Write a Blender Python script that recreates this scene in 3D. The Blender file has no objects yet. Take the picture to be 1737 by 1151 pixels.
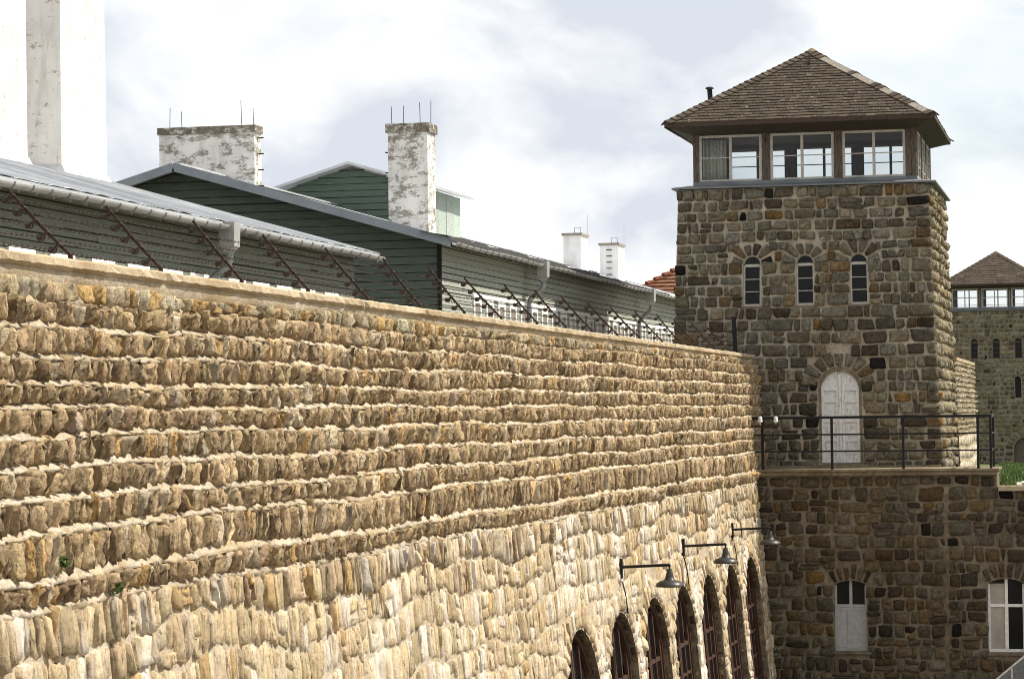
import bpy, math, random
import numpy as np
from mathutils import Vector, Matrix
from mathutils.geometry import delaunay_2d_cdt

scene = bpy.context.scene
COL = scene.collection
R = math.radians

# ------------------------------------------------------------------ camera
EYE = Vector((0, 0, 8.2))
F_PX, W_PX = 4470.0, 1737.0
yaw, pitch, roll = math.atan(1002/F_PX), math.atan(122/F_PX), .012
fw = Vector((-math.sin(yaw)*math.cos(pitch), math.cos(yaw)*math.cos(pitch), math.sin(pitch)))
r0 = Vector((math.cos(yaw), math.sin(yaw), 0)); u0 = r0.cross(fw)
up = u0*math.cos(roll)+r0*math.sin(roll); rt = r0*math.cos(roll)-u0*math.sin(roll)
cam_data = bpy.data.cameras.new("camera")
cam_data.sensor_width = 36; cam_data.lens = F_PX/W_PX*36
cam_data.clip_start = .5; cam_data.clip_end = 6000
cam = bpy.data.objects.new("camera", cam_data); COL.objects.link(cam)
cam.matrix_world = Matrix(((rt.x, up.x, -fw.x, EYE.x), (rt.y, up.y, -fw.y, EYE.y), (rt.z, up.z, -fw.z, EYE.z), (0, 0, 0, 1)))
scene.camera = cam

# ------------------------------------------------------------------ light
SUN_EL, SUN_AZ = R(51), R(27)          # azimuth from +X towards +Y
SUN_STRENGTH, SKY_STRENGTH, CLOUD_STRENGTH = 5.0, .1, .78
sd = Vector((math.cos(SUN_EL)*math.cos(SUN_AZ), math.cos(SUN_EL)*math.sin(SUN_AZ), math.sin(SUN_EL)))
sun = bpy.data.lights.new("sun", 'SUN'); sun.energy = SUN_STRENGTH; sun.angle = R(.5); sun.color = (1, .94, .83)
sun_o = bpy.data.objects.new("sun", sun); COL.objects.link(sun_o)
sun_o.rotation_euler = sd.to_track_quat('Z', 'Y').to_euler(); sun_o.location = (30, 30, 60)
world = bpy.data.worlds.new("World"); scene.world = world; world.use_nodes = True
nt = world.node_tree; nt.nodes.clear()
def N(t, **k):
    n = nt.nodes.new(t)
    for a, b in k.items(): setattr(n, a, b)
    return n
L = lambda a, b: nt.links.new(a, b)
sky = N('ShaderNodeTexSky', sky_type='NISHITA', sun_disc=False)
sky.sun_elevation = SUN_EL; sky.sun_rotation = R(90)-SUN_AZ
bg1 = N('ShaderNodeBackground'); bg1.inputs[1].default_value = SKY_STRENGTH; L(sky.outputs[0], bg1.inputs[0])
tc = N('ShaderNodeTexCoord'); mp = N('ShaderNodeMapping'); mp.inputs['Scale'].default_value = (1, 1, 1.7); mp.inputs['Location'].default_value = (.35, .1, .22)
L(tc.outputs['Generated'], mp.inputs[0])
n1 = N('ShaderNodeTexNoise'); n1.inputs['Scale'].default_value = 9; n1.inputs['Detail'].default_value = 7; n1.inputs['Roughness'].default_value = .52; n1.inputs['Distortion'].default_value = .3
n2 = N('ShaderNodeTexNoise'); n2.inputs['Scale'].default_value = 5.5; n2.inputs['Detail'].default_value = 4
L(mp.outputs[0], n1.inputs[0]); L(mp.outputs[0], n2.inputs[0])
cr = N('ShaderNodeValToRGB'); e = cr.color_ramp.elements
e[0].position = .38; e[0].color = (.70, .745, .82, 1); e[1].position = .55; e[1].color = (1.10, 1.10, 1.10, 1)
L(n1.outputs[0], cr.inputs[0])
bg2 = N('ShaderNodeBackground'); bg2.inputs[1].default_value = CLOUD_STRENGTH; L(cr.outputs[0], bg2.inputs[0])
cm = N('ShaderNodeMapRange'); cm.inputs[1].default_value = .34; cm.inputs[2].default_value = .46; cm.inputs[3].default_value = .55; cm.inputs[4].default_value = 1
L(n2.outputs[0], cm.inputs[0])
ms = N('ShaderNodeMixShader'); L(cm.outputs[0], ms.inputs[0]); L(bg1.outputs[0], ms.inputs[1]); L(bg2.outputs[0], ms.inputs[2])
wo = N('ShaderNodeOutputWorld'); L(ms.outputs[0], wo.inputs[0])
scene.cycles.filter_width = 1.0
vs = scene.view_settings; vs.view_transform = 'Standard'; vs.look = 'None'; vs.exposure = 0.42; vs.gamma = 1

# ------------------------------------------------------------------ helpers
rng = np.random.default_rng(11); random.seed(5)

class MB:
    def __init__(s): s.v = []; s.f = []
    def quad(s, *p):
        b = len(s.v); s.v += [tuple(q) for q in p]; s.f.append(tuple(range(b, b+len(p)))); return s
    def hexa(s, P):      # 8 points: bottom 4, top 4
        b = len(s.v); s.v += [tuple(q) for q in P]
        for q in ((3, 2, 1, 0), (4, 5, 6, 7), (0, 1, 5, 4), (1, 2, 6, 5), (2, 3, 7, 6), (3, 0, 4, 7)): s.f.append(tuple(b+i for i in q))
        return s
    def box(s, x0, x1, y0, y1, z0, z1):
        return s.hexa([(x0, y0, z0), (x1, y0, z0), (x1, y1, z0), (x0, y1, z0), (x0, y0, z1), (x1, y0, z1), (x1, y1, z1), (x0, y1, z1)])
    def bar(s, p, q, w, h=None, upv=(0, 0, 1)):
        p, q = Vector(p), Vector(q); h = h or w; d = (q-p).normalized(); u = Vector(upv)
        if abs(d.dot(u)) > .95: u = Vector((0, 1, 0))
        a = d.cross(u).normalized()*w/2; b = a.cross(d).normalized()*h/2
        return s.hexa([p-a-b, p+a-b, q+a-b, q-a-b, p-a+b, p+a+b, q+a+b, q-a+b])
    def tube(s, pts, r, n=8, cap=True):
        pts = [Vector(p) for p in pts]; b = len(s.v); m = len(pts)
        rs = r if isinstance(r, (list, tuple)) else [r]*m
        ref = None
        for i, p in enumerate(pts):
            d = (pts[min(i+1, m-1)]-pts[max(i-1, 0)]).normalized()
            if ref is None: ref = Vector((0, 0, 1)) if abs(d.z) < .9 else Vector((1, 0, 0))
            a = d.cross(ref).normalized(); c = d.cross(a); ref = a.cross(d) if False else ref
            for k in range(n):
                t = 2*math.pi*k/n; s.v.append(tuple(p+(a*math.cos(t)+c*math.sin(t))*rs[i]))
        for i in range(m-1):
            for k in range(n): s.f.append((b+i*n+k, b+i*n+(k+1) % n, b+(i+1)*n+(k+1) % n, b+(i+1)*n+k))
        if cap: s.f.append(tuple(b+k for k in range(n))); s.f.append(tuple(b+(m-1)*n+k for k in reversed(range(n))))
        return s
    def lathe(s, prof, c, n=16, axis=(0, 0, 1)):
        c = Vector(c); ax = Vector(axis).normalized(); a = ax.orthogonal().normalized(); d = ax.cross(a); b = len(s.v); m = len(prof)
        for r, h in prof:
            for k in range(n):
                t = 2*math.pi*k/n; s.v.append(tuple(c+ax*h+(a*math.cos(t)+d*math.sin(t))*r))
        for i in range(m-1):
            for k in range(n): s.f.append((b+i*n+k, b+i*n+(k+1) % n, b+(i+1)*n+(k+1) % n, b+(i+1)*n+k))
        s.f.append(tuple(b+k for k in range(n))); s.f.append(tuple(b+(m-1)*n+k for k in range(n)))
        return s
    def arr(s, V, F):    # numpy arrays
        b = len(s.v); s.v += [tuple(x) for x in V]; s.f += [tuple(int(i)+b for i in f) for f in F]; return s
    def build(s, name, mat, parent=None, smooth=False, cols=None): return mesh(name, s.v, s.f, mat, parent, smooth, cols)

def mesh(name, V, F, mat, parent=None, smooth=False, cols=None):
    me = bpy.data.meshes.new(name)
    if isinstance(V, np.ndarray):
        me.vertices.add(len(V)); me.vertices.foreach_set('co', V.astype(np.float32).ravel())
        k = F.shape[1]; me.loops.add(F.size); me.loops.foreach_set('vertex_index', F.astype(np.int32).ravel())
        me.polygons.add(len(F)); me.polygons.foreach_set('loop_start', np.arange(0, F.size, k, dtype=np.int32))
        me.update(calc_edges=True); me.validate()
    else:
        me.from_pydata(V, [], F); me.update()
    if cols is not None:
        a = me.color_attributes.new('Col', 'FLOAT_COLOR', 'POINT'); c = np.ones((len(me.vertices), 4), np.float32); c[:, :3] = cols; a.data.foreach_set('color', c.ravel())
    if smooth: me.polygons.foreach_set('use_smooth', [True]*len(me.polygons))
    me.materials.append(mat); o = bpy.data.objects.new(name, me); COL.objects.link(o)
    if parent is not None: adopt(o, parent)
    return o
def adopt(o, p):
    o.parent = p
    if p.type == 'EMPTY': o.matrix_parent_inverse = Matrix.Translation(-Vector(p.location))
def tag(o, label=None, cat=None, group=None, kind=None):
    for k, v in (('label', label), ('category', cat), ('group', group), ('kind', kind)):
        if v: o[k] = v
    return o
def thing(name, loc, label, cat, group=None):
    o = bpy.data.objects.new(name, None); o.empty_display_size = .3; COL.objects.link(o); o.location = loc
    return tag(o, label, cat, group)
def copy_tree(o, parent=None):
    c = o.copy(); COL.objects.link(c)
    if parent is not None:
        c.parent = parent; c.matrix_parent_inverse = o.matrix_parent_inverse.copy()
    for ch in list(o.children): copy_tree(ch, c)
    return c

# ------------------------------------------------------------------ materials
class MT:
    def __init__(s, name, rough=.9, metal=0, spec=.3):
        s.m = bpy.data.materials.new(name); s.m.use_nodes = True; s.t = s.m.node_tree
        s.b = s.t.nodes['Principled BSDF']; s.b.inputs['Roughness'].default_value = rough; s.b.inputs['Metallic'].default_value = metal
        s.b.inputs['Specular IOR Level'].default_value = spec
        s.tc = s.t.nodes.new('ShaderNodeTexCoord')
    def n(s, t): return s.t.nodes.new(t)
    def l(s, a, b): s.t.links.new(a, b)
    def noise(s, scale, detail=4, rough=.55, stretch=None, w=None):
        n = s.n('ShaderNodeTexNoise'); n.inputs['Scale'].default_value = scale; n.inputs['Detail'].default_value = detail; n.inputs['Roughness'].default_value = rough
        v = s.tc.outputs['Object']
        if stretch or w:
            m = s.n('ShaderNodeMapping'); m.inputs['Scale'].default_value = stretch or (1, 1, 1); m.inputs['Location'].default_value = (w or 0, (w or 0)*.7, (w or 0)*.3)
            s.l(v, m.inputs[0]); v = m.outputs[0]
        s.l(v, n.inputs['Vector']); return n.outputs[0]
    def ramp(s, x, stops):
        r = s.n('ShaderNodeValToRGB'); el = r.color_ramp.elements
        while len(el) < len(stops): el.new(.5)
        for e_, (p, c) in zip(el, stops): e_.position = p; e_.color = (*(c if isinstance(c, tuple) else (c, c, c)), 1)
        s.l(x, r.inputs[0]); return r.outputs[0]
    def mix(s, f, a, b, mode='MIX'):
        m = s.n('ShaderNodeMix'); m.data_type = 'RGBA'; m.blend_type = mode
        for i, x in ((0, f), (6, a), (7, b)):
            if isinstance(x, (int, float)): m.inputs[i].default_value = x
            elif isinstance(x, tuple): m.inputs[i].default_value = (*x, 1)
            else: s.l(x, m.inputs[i])
        return m.outputs[2]
    def attr(s):
        a = s.n('ShaderNodeAttribute'); a.attribute_name = 'Col'; return a.outputs['Color']
    def color(s, c): 
        if isinstance(c, tuple): s.b.inputs['Base Color'].default_value = (*c, 1)
        else: s.l(c, s.b.inputs['Base Color'])
        return s
    def bump(s, h, dist=.02, strength=1):
        b = s.n('ShaderNodeBump'); b.inputs['Distance'].default_value = dist; b.inputs['Strength'].default_value = strength
        s.l(h, b.inputs['Height']); s.l(b.outputs[0], s.b.inputs['Normal']); return s

def stone_mat(name, grain=30, lo=.62, hi=1.25, bump=.02, lichen=None, crack=None):
    m = MT(name, .95, 0, .15)
    c = m.mix(1.0, m.attr(), m.ramp(m.noise(grain, 6, .65), [(.28, lo), (.5, 1.0), (.75, hi)]), 'MULTIPLY')
    c = m.mix(1.0, c, m.ramp(m.noise(6, 3, .6, w=4), [(.3, (.78, .76, .74)), (.6, (1.08, 1.06, 1.0))]), 'MULTIPLY')
    if crack: c = m.mix(1.0, c, m.ramp(m.noise(crack[0], 6, .72, w=6, stretch=(1, 1, crack[1])), [(.34, crack[2]), (.46, 1.0), (.7, 1.0), (.8, 1.25)]), 'MULTIPLY')
    c = m.mix(1.0, c, m.ramp(m.noise(.55, 5, .6, w=11), [(.34, (.80, .78, .76)), (.62, (1.06, 1.05, 1.04))]), 'MULTIPLY')
    if lichen: c = m.mix(m.ramp(m.noise(lichen[0], 4, .6, w=9), [(.55, 0.0), (.68, lichen[1])]), c, lichen[2])
    return m.color(c).bump(m.noise(grain*.8, 6, .65, w=2), bump).m
M = {}
M['wall_stone'] = stone_mat('wall_stone', 22, .5, 1.35, .045, (1.3, .30, (.44, .32, .16)), (24, .3, .22))
M['tower_stone'] = stone_mat('tower_stone', 13, .5, 1.35, .06, None, (9, .8, .55))
M['far_stone'] = stone_mat('far_stone', 8, .7, 1.2, .05)
def flat_stone():
    m = MT('flat_stone', .95, 0, .15)
    c = m.mix(1.0, m.attr(), m.ramp(m.noise(20, 6, .68), [(.28, .6), (.5, 1.0), (.75, 1.25)]), 'MULTIPLY')
    c = m.mix(1.0, c, m.ramp(m.noise(20, 6, .74, w=6, stretch=(1, 1, .22)), [(.35, .28), (.45, 1.0), (.7, 1.0), (.8, 1.22)]), 'MULTIPLY')
    c = m.mix(m.ramp(m.noise(.75, 6, .68, w=3, stretch=(1, 1, .45)), [(.52, 0.0), (.62, .8)]), c, (.72, .67, .59))
    c = m.mix(m.ramp(m.noise(7, 4, .65, w=8, stretch=(1, 1, .22)), [(.60, 0.0), (.70, .75)]), c, (.17, .13, .085))
    m.color(c).bump(m.noise(17, 6, .7, w=2), .03); return m.m
M['flat_stone'] = flat_stone()
def mortar_mat(name, c1, c2, grain=18, bump=.02, stain=None):
    m = MT(name, .97, 0, .1); c = m.ramp(m.noise(grain, 6, .65), [(.3, c1), (.68, c2)])
    c = m.mix(1.0, c, m.ramp(m.noise(1.1, 4, .6, stretch=(1, 1, .4)), [(.35, (.72, .68, .62)), (.6, (1, 1, 1))]), 'MULTIPLY')
    if stain: c = m.mix(m.ramp(m.noise(stain[0], 4, .6, w=7), [(.5, 0.0), (.66, stain[1])]), c, stain[2])
    return m.color(c).bump(m.noise(grain*1.4, 6, .7), bump).m
M['wall_mortar'] = mortar_mat('wall_mortar', (.38, .315, .22), (.68, .60, .475), 20, .03, (1.2, .6, (.46, .34, .18)))
M['tower_mortar'] = mortar_mat('tower_mortar', (.32, .285, .22), (.50, .45, .365), 10, .02)
M['base_mortar'] = mortar_mat('base_mortar', (.12, .098, .07), (.27, .23, .17), 5, .02)  # dark mortar, shade of the base wall and reveals put into its colour
M['far_mortar'] = mortar_mat('far_mortar', (.17, .15, .11), (.26, .23, .17), 6, .02)
M['concrete'] = mortar_mat('concrete', (.15, .125, .085), (.30, .25, .175), 9, .012)
M['coping'] = mortar_mat('coping', (.34, .27, .18), (.58, .48, .34), 26, .012, (2.5, .5, (.30, .22, .12)))
def paint_wood(name, base, worn, th=(.52, .60), scale=(14, 14, 2), grain=4, rough=.7):
    m = MT(name, rough); w = m.ramp(m.noise(grain, 6, .7, stretch=scale), [(th[0], 0.0), (th[1], 1.0)])
    c = m.mix(w, base, worn); c = m.mix(1.0, c, m.ramp(m.noise(9, 3), [(.3, .85), (.7, 1.1)]), 'MULTIPLY')
    return m.color(c).bump(m.noise(grain, 6, .7, stretch=scale), .004).m
M['door_paint'] = paint_wood('door_paint', (.66, .65, .63), (.30, .26, .21), (.54, .68), (6, 6, 1.3))
M['white_frame'] = paint_wood('white_frame', (.50, .48, .43), (.26, .22, .17), (.54, .64))
M['white_paint'] = paint_wood('white_paint', (.78, .77, .74), (.5, .46, .4), (.62, .75))
M['shutter'] = paint_wood('shutter', (.36, .36, .35), (.22, .20, .17), (.6, .72))
M['old_wood'] = paint_wood('old_wood', (.125, .10, .075), (.045, .034, .026), (.45, .62), (10, 10, 1.2))
M['eave_wood'] = paint_wood('eave_wood', (.062, .040, .026), (.03, .02, .014), (.45, .6), (3, 3, 10))
M['grey_wood'] = paint_wood('grey_wood', (.27, .235, .19), (.15, .125, .10), (.45, .6), (4, 4, 4))
M['red_brown'] = paint_wood('red_brown', (.060, .026, .015), (.03, .016, .011), (.5, .62))
def siding_mat(name):
    m = MT(name, .8, 0, .2); c = m.mix(1.0, m.attr(), m.ramp(m.noise(5, 5, .65, stretch=(.6, .6, 7)), [(.3, .72), (.7, 1.2)]), 'MULTIPLY')
    return m.color(c).bump(m.noise(7, 4, .6, stretch=(1, 1, 8)), .004).m
M['siding'] = siding_mat('siding')
def zinc(name, a, b, rough=.42, metal=.35):
    m = MT(name, rough, metal, .4); c = m.ramp(m.noise(1.6, 5, .6), [(.3, a), (.7, b)]); return m.color(c).bump(m.noise(3, 3), .01).m
M['zinc'] = zinc('zinc', (.40, .415, .43), (.60, .61, .62), .45)
m_ = MT('zinc_sheet', .36, .35, .4); m_.color(m_.mix(1.0, m_.attr(), m_.ramp(m_.noise(2.2, 6, .65), [(.3, .75), (.7, 1.15)]), 'MULTIPLY')).bump(m_.noise(2.5, 3), .02); M['zinc_sheet'] = m_.m
M['flashing'] = zinc('flashing', (.19, .22, .25), (.28, .31, .34), .6, .1)
M['gutter'] = zinc('gutter', (.27, .27, .26), (.40, .40, .38), .6, .15)
M['pipe'] = zinc('pipe', (.20, .22, .23), (.30, .32, .33), .5, .3)
M['lead'] = zinc('lead', (.13, .145, .155), (.20, .21, .22), .65, .1)
def plaster(name, white, under, th, scale):
    m = MT(name, .95, 0, .1); w = m.ramp(m.noise(scale, 9, .78, stretch=(1, 1, 1.9)), [(th, 0.0), (th+.07, 1.0)])
    c = m.mix(w, white, m.ramp(m.noise(9, 4), [(.3, under), (.7, tuple(x*1.7 for x in under))]))
    c = m.mix(1.0, c, m.ramp(m.noise(.9, 4, .6), [(.3, .78), (.6, 1.0)]), 'MULTIPLY')
    c = m.mix(1.0, c, m.ramp(m.noise(4, 6, .7, stretch=(1, 1, .18)), [(.32, (.80, .775, .74)), (.50, (1, 1, 1))]), 'MULTIPLY')
    return m.color(c).bump(w, .02, -.6).m
M['plaster_dark'] = plaster('plaster_dark', (.55, .53, .48), (.13, .115, .09), .43, 3)
M['plaster_clean'] = plaster('plaster_clean', (.72, .70, .66), (.26, .22, .17), .575, 3.6)
M['plaster_worn'] = plaster('plaster_worn', (.74, .73, .69), (.21, .195, .165), .50, 2.6)
M['plaster_white'] = plaster('plaster_white', (.86, .86, .85), (.4, .38, .35), .74, 2)
def simple(name, c, rough=.6, metal=0, var=.25, scale=14, bump=0):
    m = MT(name, rough, metal); m.color(m.ramp(m.noise(scale, 5, .6), [(.3, tuple(x*(1-var) for x in c)), (.7, tuple(x*(1+var) for x in c))]))
    if bump: m.bump(m.noise(scale*2, 4), bump)
    return m.m
M['rust'] = simple('rust', (.042, .023, .016), .85, 0, .5, 30)
M['iron'] = simple('iron', (.012, .012, .013), .5, .3)
M['lamp_metal'] = simple('lamp_metal', (.05, .047, .043), .42, .5)
M['insulator'] = simple('insulator', (.032, .017, .012), .35)
M['porcelain'] = simple('porcelain', (.72, .70, .66), .3)
M['bulb'] = simple('bulb', (.75, .74, .7), .3)
M['wire'] = simple('wire', (.045, .036, .03), .7, .4)
M['tar'] = simple('tar', (.03, .028, .026), .9)
M['dark'] = simple('dark', (.012, .011, .01), .9)
M['ceiling'] = simple('ceiling', (.05, .04, .03), .9)
M['curtain'] = simple('curtain', (.62, .62, .52), .9)
M['blind'] = simple('blind', (.38, .35, .29), .9, 0, .2, 3)
M['white_pane'] = simple('white_pane', (.26, .22, .19), .4, 0, .3, 2)
M['rail_grey'] = simple('rail_grey', (.48, .47, .44), .5, .2)
M['panel_grey'] = simple('panel_grey', (.13, .14, .14), .5, .1)
M['cap'] = simple('cap', (.28, .25, .20), .9)
M['red_tile'] = simple('red_tile', (.22, .075, .035), .85, 0, .35, 7)
M['grass'] = simple('grass', (.085, .135, .035), .8, 0, .5, 1.5)
M['rock'] = simple('rock', (.62, .58, .50), .9, 0, .2, 6, .02)
M['moss'] = simple('moss', (.05, .09, .02), .9)
def tile_mat():
    m = MT('roof_tile', .92, 0, .15); c = m.mix(1.0, m.attr(), m.ramp(m.noise(11, 5, .65), [(.3, .68), (.7, 1.25)]), 'MULTIPLY')
    c = m.mix(m.ramp(m.noise(9, 3, .5, w=5), [(.66, 0.0), (.70, .8)]), c, (.32, .28, .22)); return m.color(c).m
M['roof_tile'] = tile_mat()
def ground_mat(name, a, b, s=.6):
    m = MT(name, .95, 0, .1); c = m.ramp(m.noise(s, 8, .65), [(.3, a), (.7, b)]); return m.color(c).bump(m.noise(8, 5), .02).m
M['yard'] = ground_mat('yard', (.15, .13, .105), (.24, .21, .17))
M['gravel'] = ground_mat('gravel', (.22, .2, .17), (.34, .31, .26))
M['soil'] = ground_mat('soil', (.08, .10, .04), (.13, .15, .065), 1.2)
def glass(name, tint, refl):
    m = bpy.data.materials.new(name); m.use_nodes = True; t = m.node_tree; t.nodes.clear()
    tr = t.nodes.new('ShaderNodeBsdfTransparent'); tr.inputs[0].default_value = (*tint, 1)
    gl = t.nodes.new('ShaderNodeBsdfGlossy'); gl.inputs['Roughness'].default_value = .03; fr = t.nodes.new('ShaderNodeFresnel'); fr.inputs[0].default_value = refl
    mx = t.nodes.new('ShaderNodeMixShader'); ou = t.nodes.new('ShaderNodeOutputMaterial')
    t.links.new(fr.outputs[0], mx.inputs[0]); t.links.new(tr.outputs[0], mx.inputs[1]); t.links.new(gl.outputs[0], mx.inputs[2]); t.links.new(mx.outputs[0], ou.inputs[0]); return m
M['glass'] = glass('glass', (.9, .92, .92), 1.45)
M['dark_glass'] = simple('dark_glass', (.008, .009, .009), .22, 0, .5, 3)
M['dark_glass'].node_tree.nodes['Principled BSDF'].inputs['Specular IOR Level'].default_value = .18

# ------------------------------------------------------------------ masonry
class Stones:
    """collects stone outlines (u,v quads) and grows rough blocks on them"""
    def __init__(s): s.q = []; s.d = []; s.c = []; s.k = []; s.tl = []
    def add(s, quad, dep, col, k=.16, tilt=0.): s.q.append(quad); s.d.append(dep); s.c.append(col); s.k.append(k); s.tl.append(tilt)
    def build(s, name, mapf, mat, parent, n=6, m=6, rough=.016, sink=.05, pw=10, fac_=1.):
        Q = np.array(s.q, float); Nn = len(Q); d = np.array(s.d)[:, None, None]; kk = np.array(s.k)[:, None, None]; tl = np.array(s.tl)[:, None, None]
        ss = (.5-.5*np.cos(np.linspace(0, 1, n)*np.pi))[None, :, None]; tt = (.5-.5*np.cos(np.linspace(0, 1, m)*np.pi))[None, None, :]
        P = sum(w[..., None]*Q[:, i][:, None, None, :] for i, w in enumerate(((1-ss)*(1-tt), ss*(1-tt), ss*tt, (1-ss)*tt)))
        a = 2*ss-1+0*tt; b = 2*tt-1+0*ss
        C = Q.mean(1)[:, None, None, :]
        fac = 1-kk*a*a*b*b + rng.normal(0, .035, (Nn, n, m))
        P = C+(P-C)*fac[..., None]
        h = d*(np.clip((1-a**pw)*(1-b**pw), 0, 1)**.5)
        g = rng.normal(0, .22, (Nn, 2, 1, 1)); h = h*(1+g[:, 0]*a+g[:, 1]*b)+tl*b
        # broken facets: two random planes per stone cut the face
        for _ in range(2):
            th = rng.uniform(0, 2*np.pi, (Nn, 1, 1)); off = rng.uniform(.1, .8, (Nn, 1, 1))
            x = np.cos(th)*a+np.sin(th)*b-off; h = h-np.clip(x, 0, 2)*d*fac_*rng.uniform(.2, .9, (Nn, 1, 1))
        h = h+rng.normal(0, rough, h.shape)
        edge = np.zeros((n, m), bool); edge[0] = edge[-1] = True; edge[:, 0] = edge[:, -1] = True
        h = np.where(edge[None], -sink, h)
        X, Y, Z = mapf(P[..., 0], P[..., 1], h)
        V = np.stack([X+0*h, Y+0*h, Z+0*h], -1).reshape(-1, 3)
        i, j = np.meshgrid(np.arange(n-1), np.arange(m-1), indexing='ij'); b0 = (i*m+j).ravel()
        f = np.stack([b0, b0+m, b0+m+1, b0+1], 1); Fc = (f[None]+(np.arange(Nn)*n*m)[:, None, None]).reshape(-1, 4)
        c = np.array(s.c)[:, None, None, :]*(1+rng.normal(0, .07, (Nn, n, m, 1)))
        return mesh(name, V, Fc, mat, parent, False, c.reshape(-1, 3))

def pick(pal, sp=.18):
    w = np.array([p[0] for p in pal]); i = rng.choice(len(pal), p=w/w.sum()); c = np.array(pal[i][1])
    return c*rng.uniform(1-sp, 1+sp)*(1+rng.normal(0, .012, 3))

class Arch:
    def __init__(s, uc, hw, v0, top, ring=.35, n=7, rise=None):
        s.uc, s.hw, s.v0, s.top, s.ring, s.n = uc, hw, v0, top, ring, n
        s.rise = rise if rise is not None else hw; s.vs = top-s.rise
        s.Rr = (hw*hw+s.rise**2)/(2*s.rise); s.vc = top-s.Rr      # circle
        s.half = math.asin(min(1, hw/s.Rr))
    def outline(s, k=14):
        p = [(s.uc-s.hw, s.v0), (s.uc+s.hw, s.v0)]
        for i in range(k+1):
            t = s.half-2*s.half*i/k; p.append((s.uc+s.Rr*math.sin(t), s.vc+s.Rr*math.cos(t)))
        return p
    def block(s, vb, vt):
        if vt < s.v0+.02 or .6*vb+.4*vt > s.top+s.ring-.02: return None
        if .5*(vb+vt) <= s.vs: return (s.uc-s.hw, s.uc+s.hw)
        RR = s.Rr+s.ring; y = max(.6*vb+.4*vt, s.vs)-s.vc
        w = math.sqrt(max(RR*RR-y*y, 0))
        if s.rise < s.hw*.7: w = min(w, s.hw+s.ring*.5)
        return (s.uc-w, s.uc+w)
    def voussoirs(s, st, pal, dep, gap=.02):
        for i in range(s.n):
            t0 = s.half-2*s.half*i/s.n; t1 = s.half-2*s.half*(i+1)/s.n; g = gap/s.Rr
            rr = s.Rr+s.ring*random.uniform(.8, 1.15); ri = s.Rr+.015
            q = [(s.uc+r_*math.sin(t), s.vc+r_*math.cos(t)) for r_, t in ((ri, t1+g), (ri, t0-g), (rr, t0-g*.8), (rr, t1+g*.8))]
            st.add(q, dep*random.uniform(.8, 1.2), pick(pal), .08)

def lay(st, rows, urange, wmean, pal, dep, arches=(), gap=.02, jit=.012, wvar=.45, k=.16, tilt=0., split=0., vj=.5, dv=(.65, 1.35), sp=.22):
    """rows: list of (zb(u), zt(u)) ; urange(v)->(u0,u1)"""
    for zb, zt in rows:
        ua, ub = urange(.5*(zb(0)+zt(0))) if not isinstance(urange, tuple) else urange
        cuts = []
        mid = .5*(ua+ub)
        for A in arches:
            b = A.block(zb(A.uc), zt(A.uc))
            if b: cuts.append(b)
        cuts.sort(); spans = []; x = ua
        for c0, c1 in cuts:
            if c0 > x+.06: spans.append((x, min(c0, ub)))
            x = max(x, c1)
        if x < ub-.06: spans.append((x, ub))
        for s0, s1 in spans:
            if s1 <= s0: continue
            ws = []; t = 0
            while t < s1-s0:
                w = wmean*math.exp(rng.normal(0, wvar)); w = min(max(w, wmean*.45), wmean*2.1); ws.append(w); t += w
            ws = np.array(ws)*(s1-s0)/t; u = s0
            for w in ws:
                J = lambda: rng.normal(0, jit)
                parts = [(0, 1)] if (rng.random() > split or w < wmean*.8) else [(0, (m_ := rng.uniform(.4, .6))), (m_, 1)]
                for p0, p1 in parts:
                    g = gap*.5*rng.uniform(.5, 1.5)
                    def pt(uu, pp, sg): b_, t_ = zb(uu), zt(uu); return (uu+J()*.8, b_+(t_-b_)*pp+sg*g+J()*vj)
                    l_, r_ = u+g, u+w-g
                    if r_-l_ < .03: continue
                    st.add([pt(l_, p0, 1), pt(r_, p0, 1), pt(r_, p1, -1), pt(l_, p1, -1)], dep*rng.uniform(*dv), pick(pal, sp), k*rng.uniform(.5, 1.4), tilt)
                u += w

def pip(p, poly):
    x, y = p; c = False; n = len(poly)
    for i in range(n):
        x0, y0 = poly[i]; x1, y1 = poly[i-1]
        if (y0 > y) != (y1 > y) and x < (x1-x0)*(y-y0)/(y1-y0)+x0: c = not c
    return c
def facade(mb, outer, holes, mapf, depth, rev=None):
    """sheet with holes and reveals"""
    vs_, ed = [], []
    for poly in [outer]+holes:
        b = len(vs_); vs_ += [Vector(p) for p in poly]; ed += [(b+i, b+(i+1) % len(poly)) for i in range(len(poly))]
    V, _, Fs, *_ = delaunay_2d_cdt(vs_, ed, [], 0, 1e-5)
    b = len(mb.v)
    for p in V: mb.v.append(tuple(float(q) for q in mapf(p.x, p.y, 0.)))
    for f in Fs:
        c = sum((V[i] for i in f), Vector((0, 0)))/len(f)
        if pip(c, outer) and not any(pip(c, h) for h in holes): mb.f.append(tuple(b+i for i in f))
    for h in holes:
        for i in range(len(h)):
            p, q = h[i], h[(i+1) % len(h)]
            (rev or mb).quad(*[tuple(float(z) for z in mapf(x[0], x[1], d)) for x, d in ((p, 0.), (q, 0.), (q, -depth), (p, -depth))])
    return mb

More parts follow.
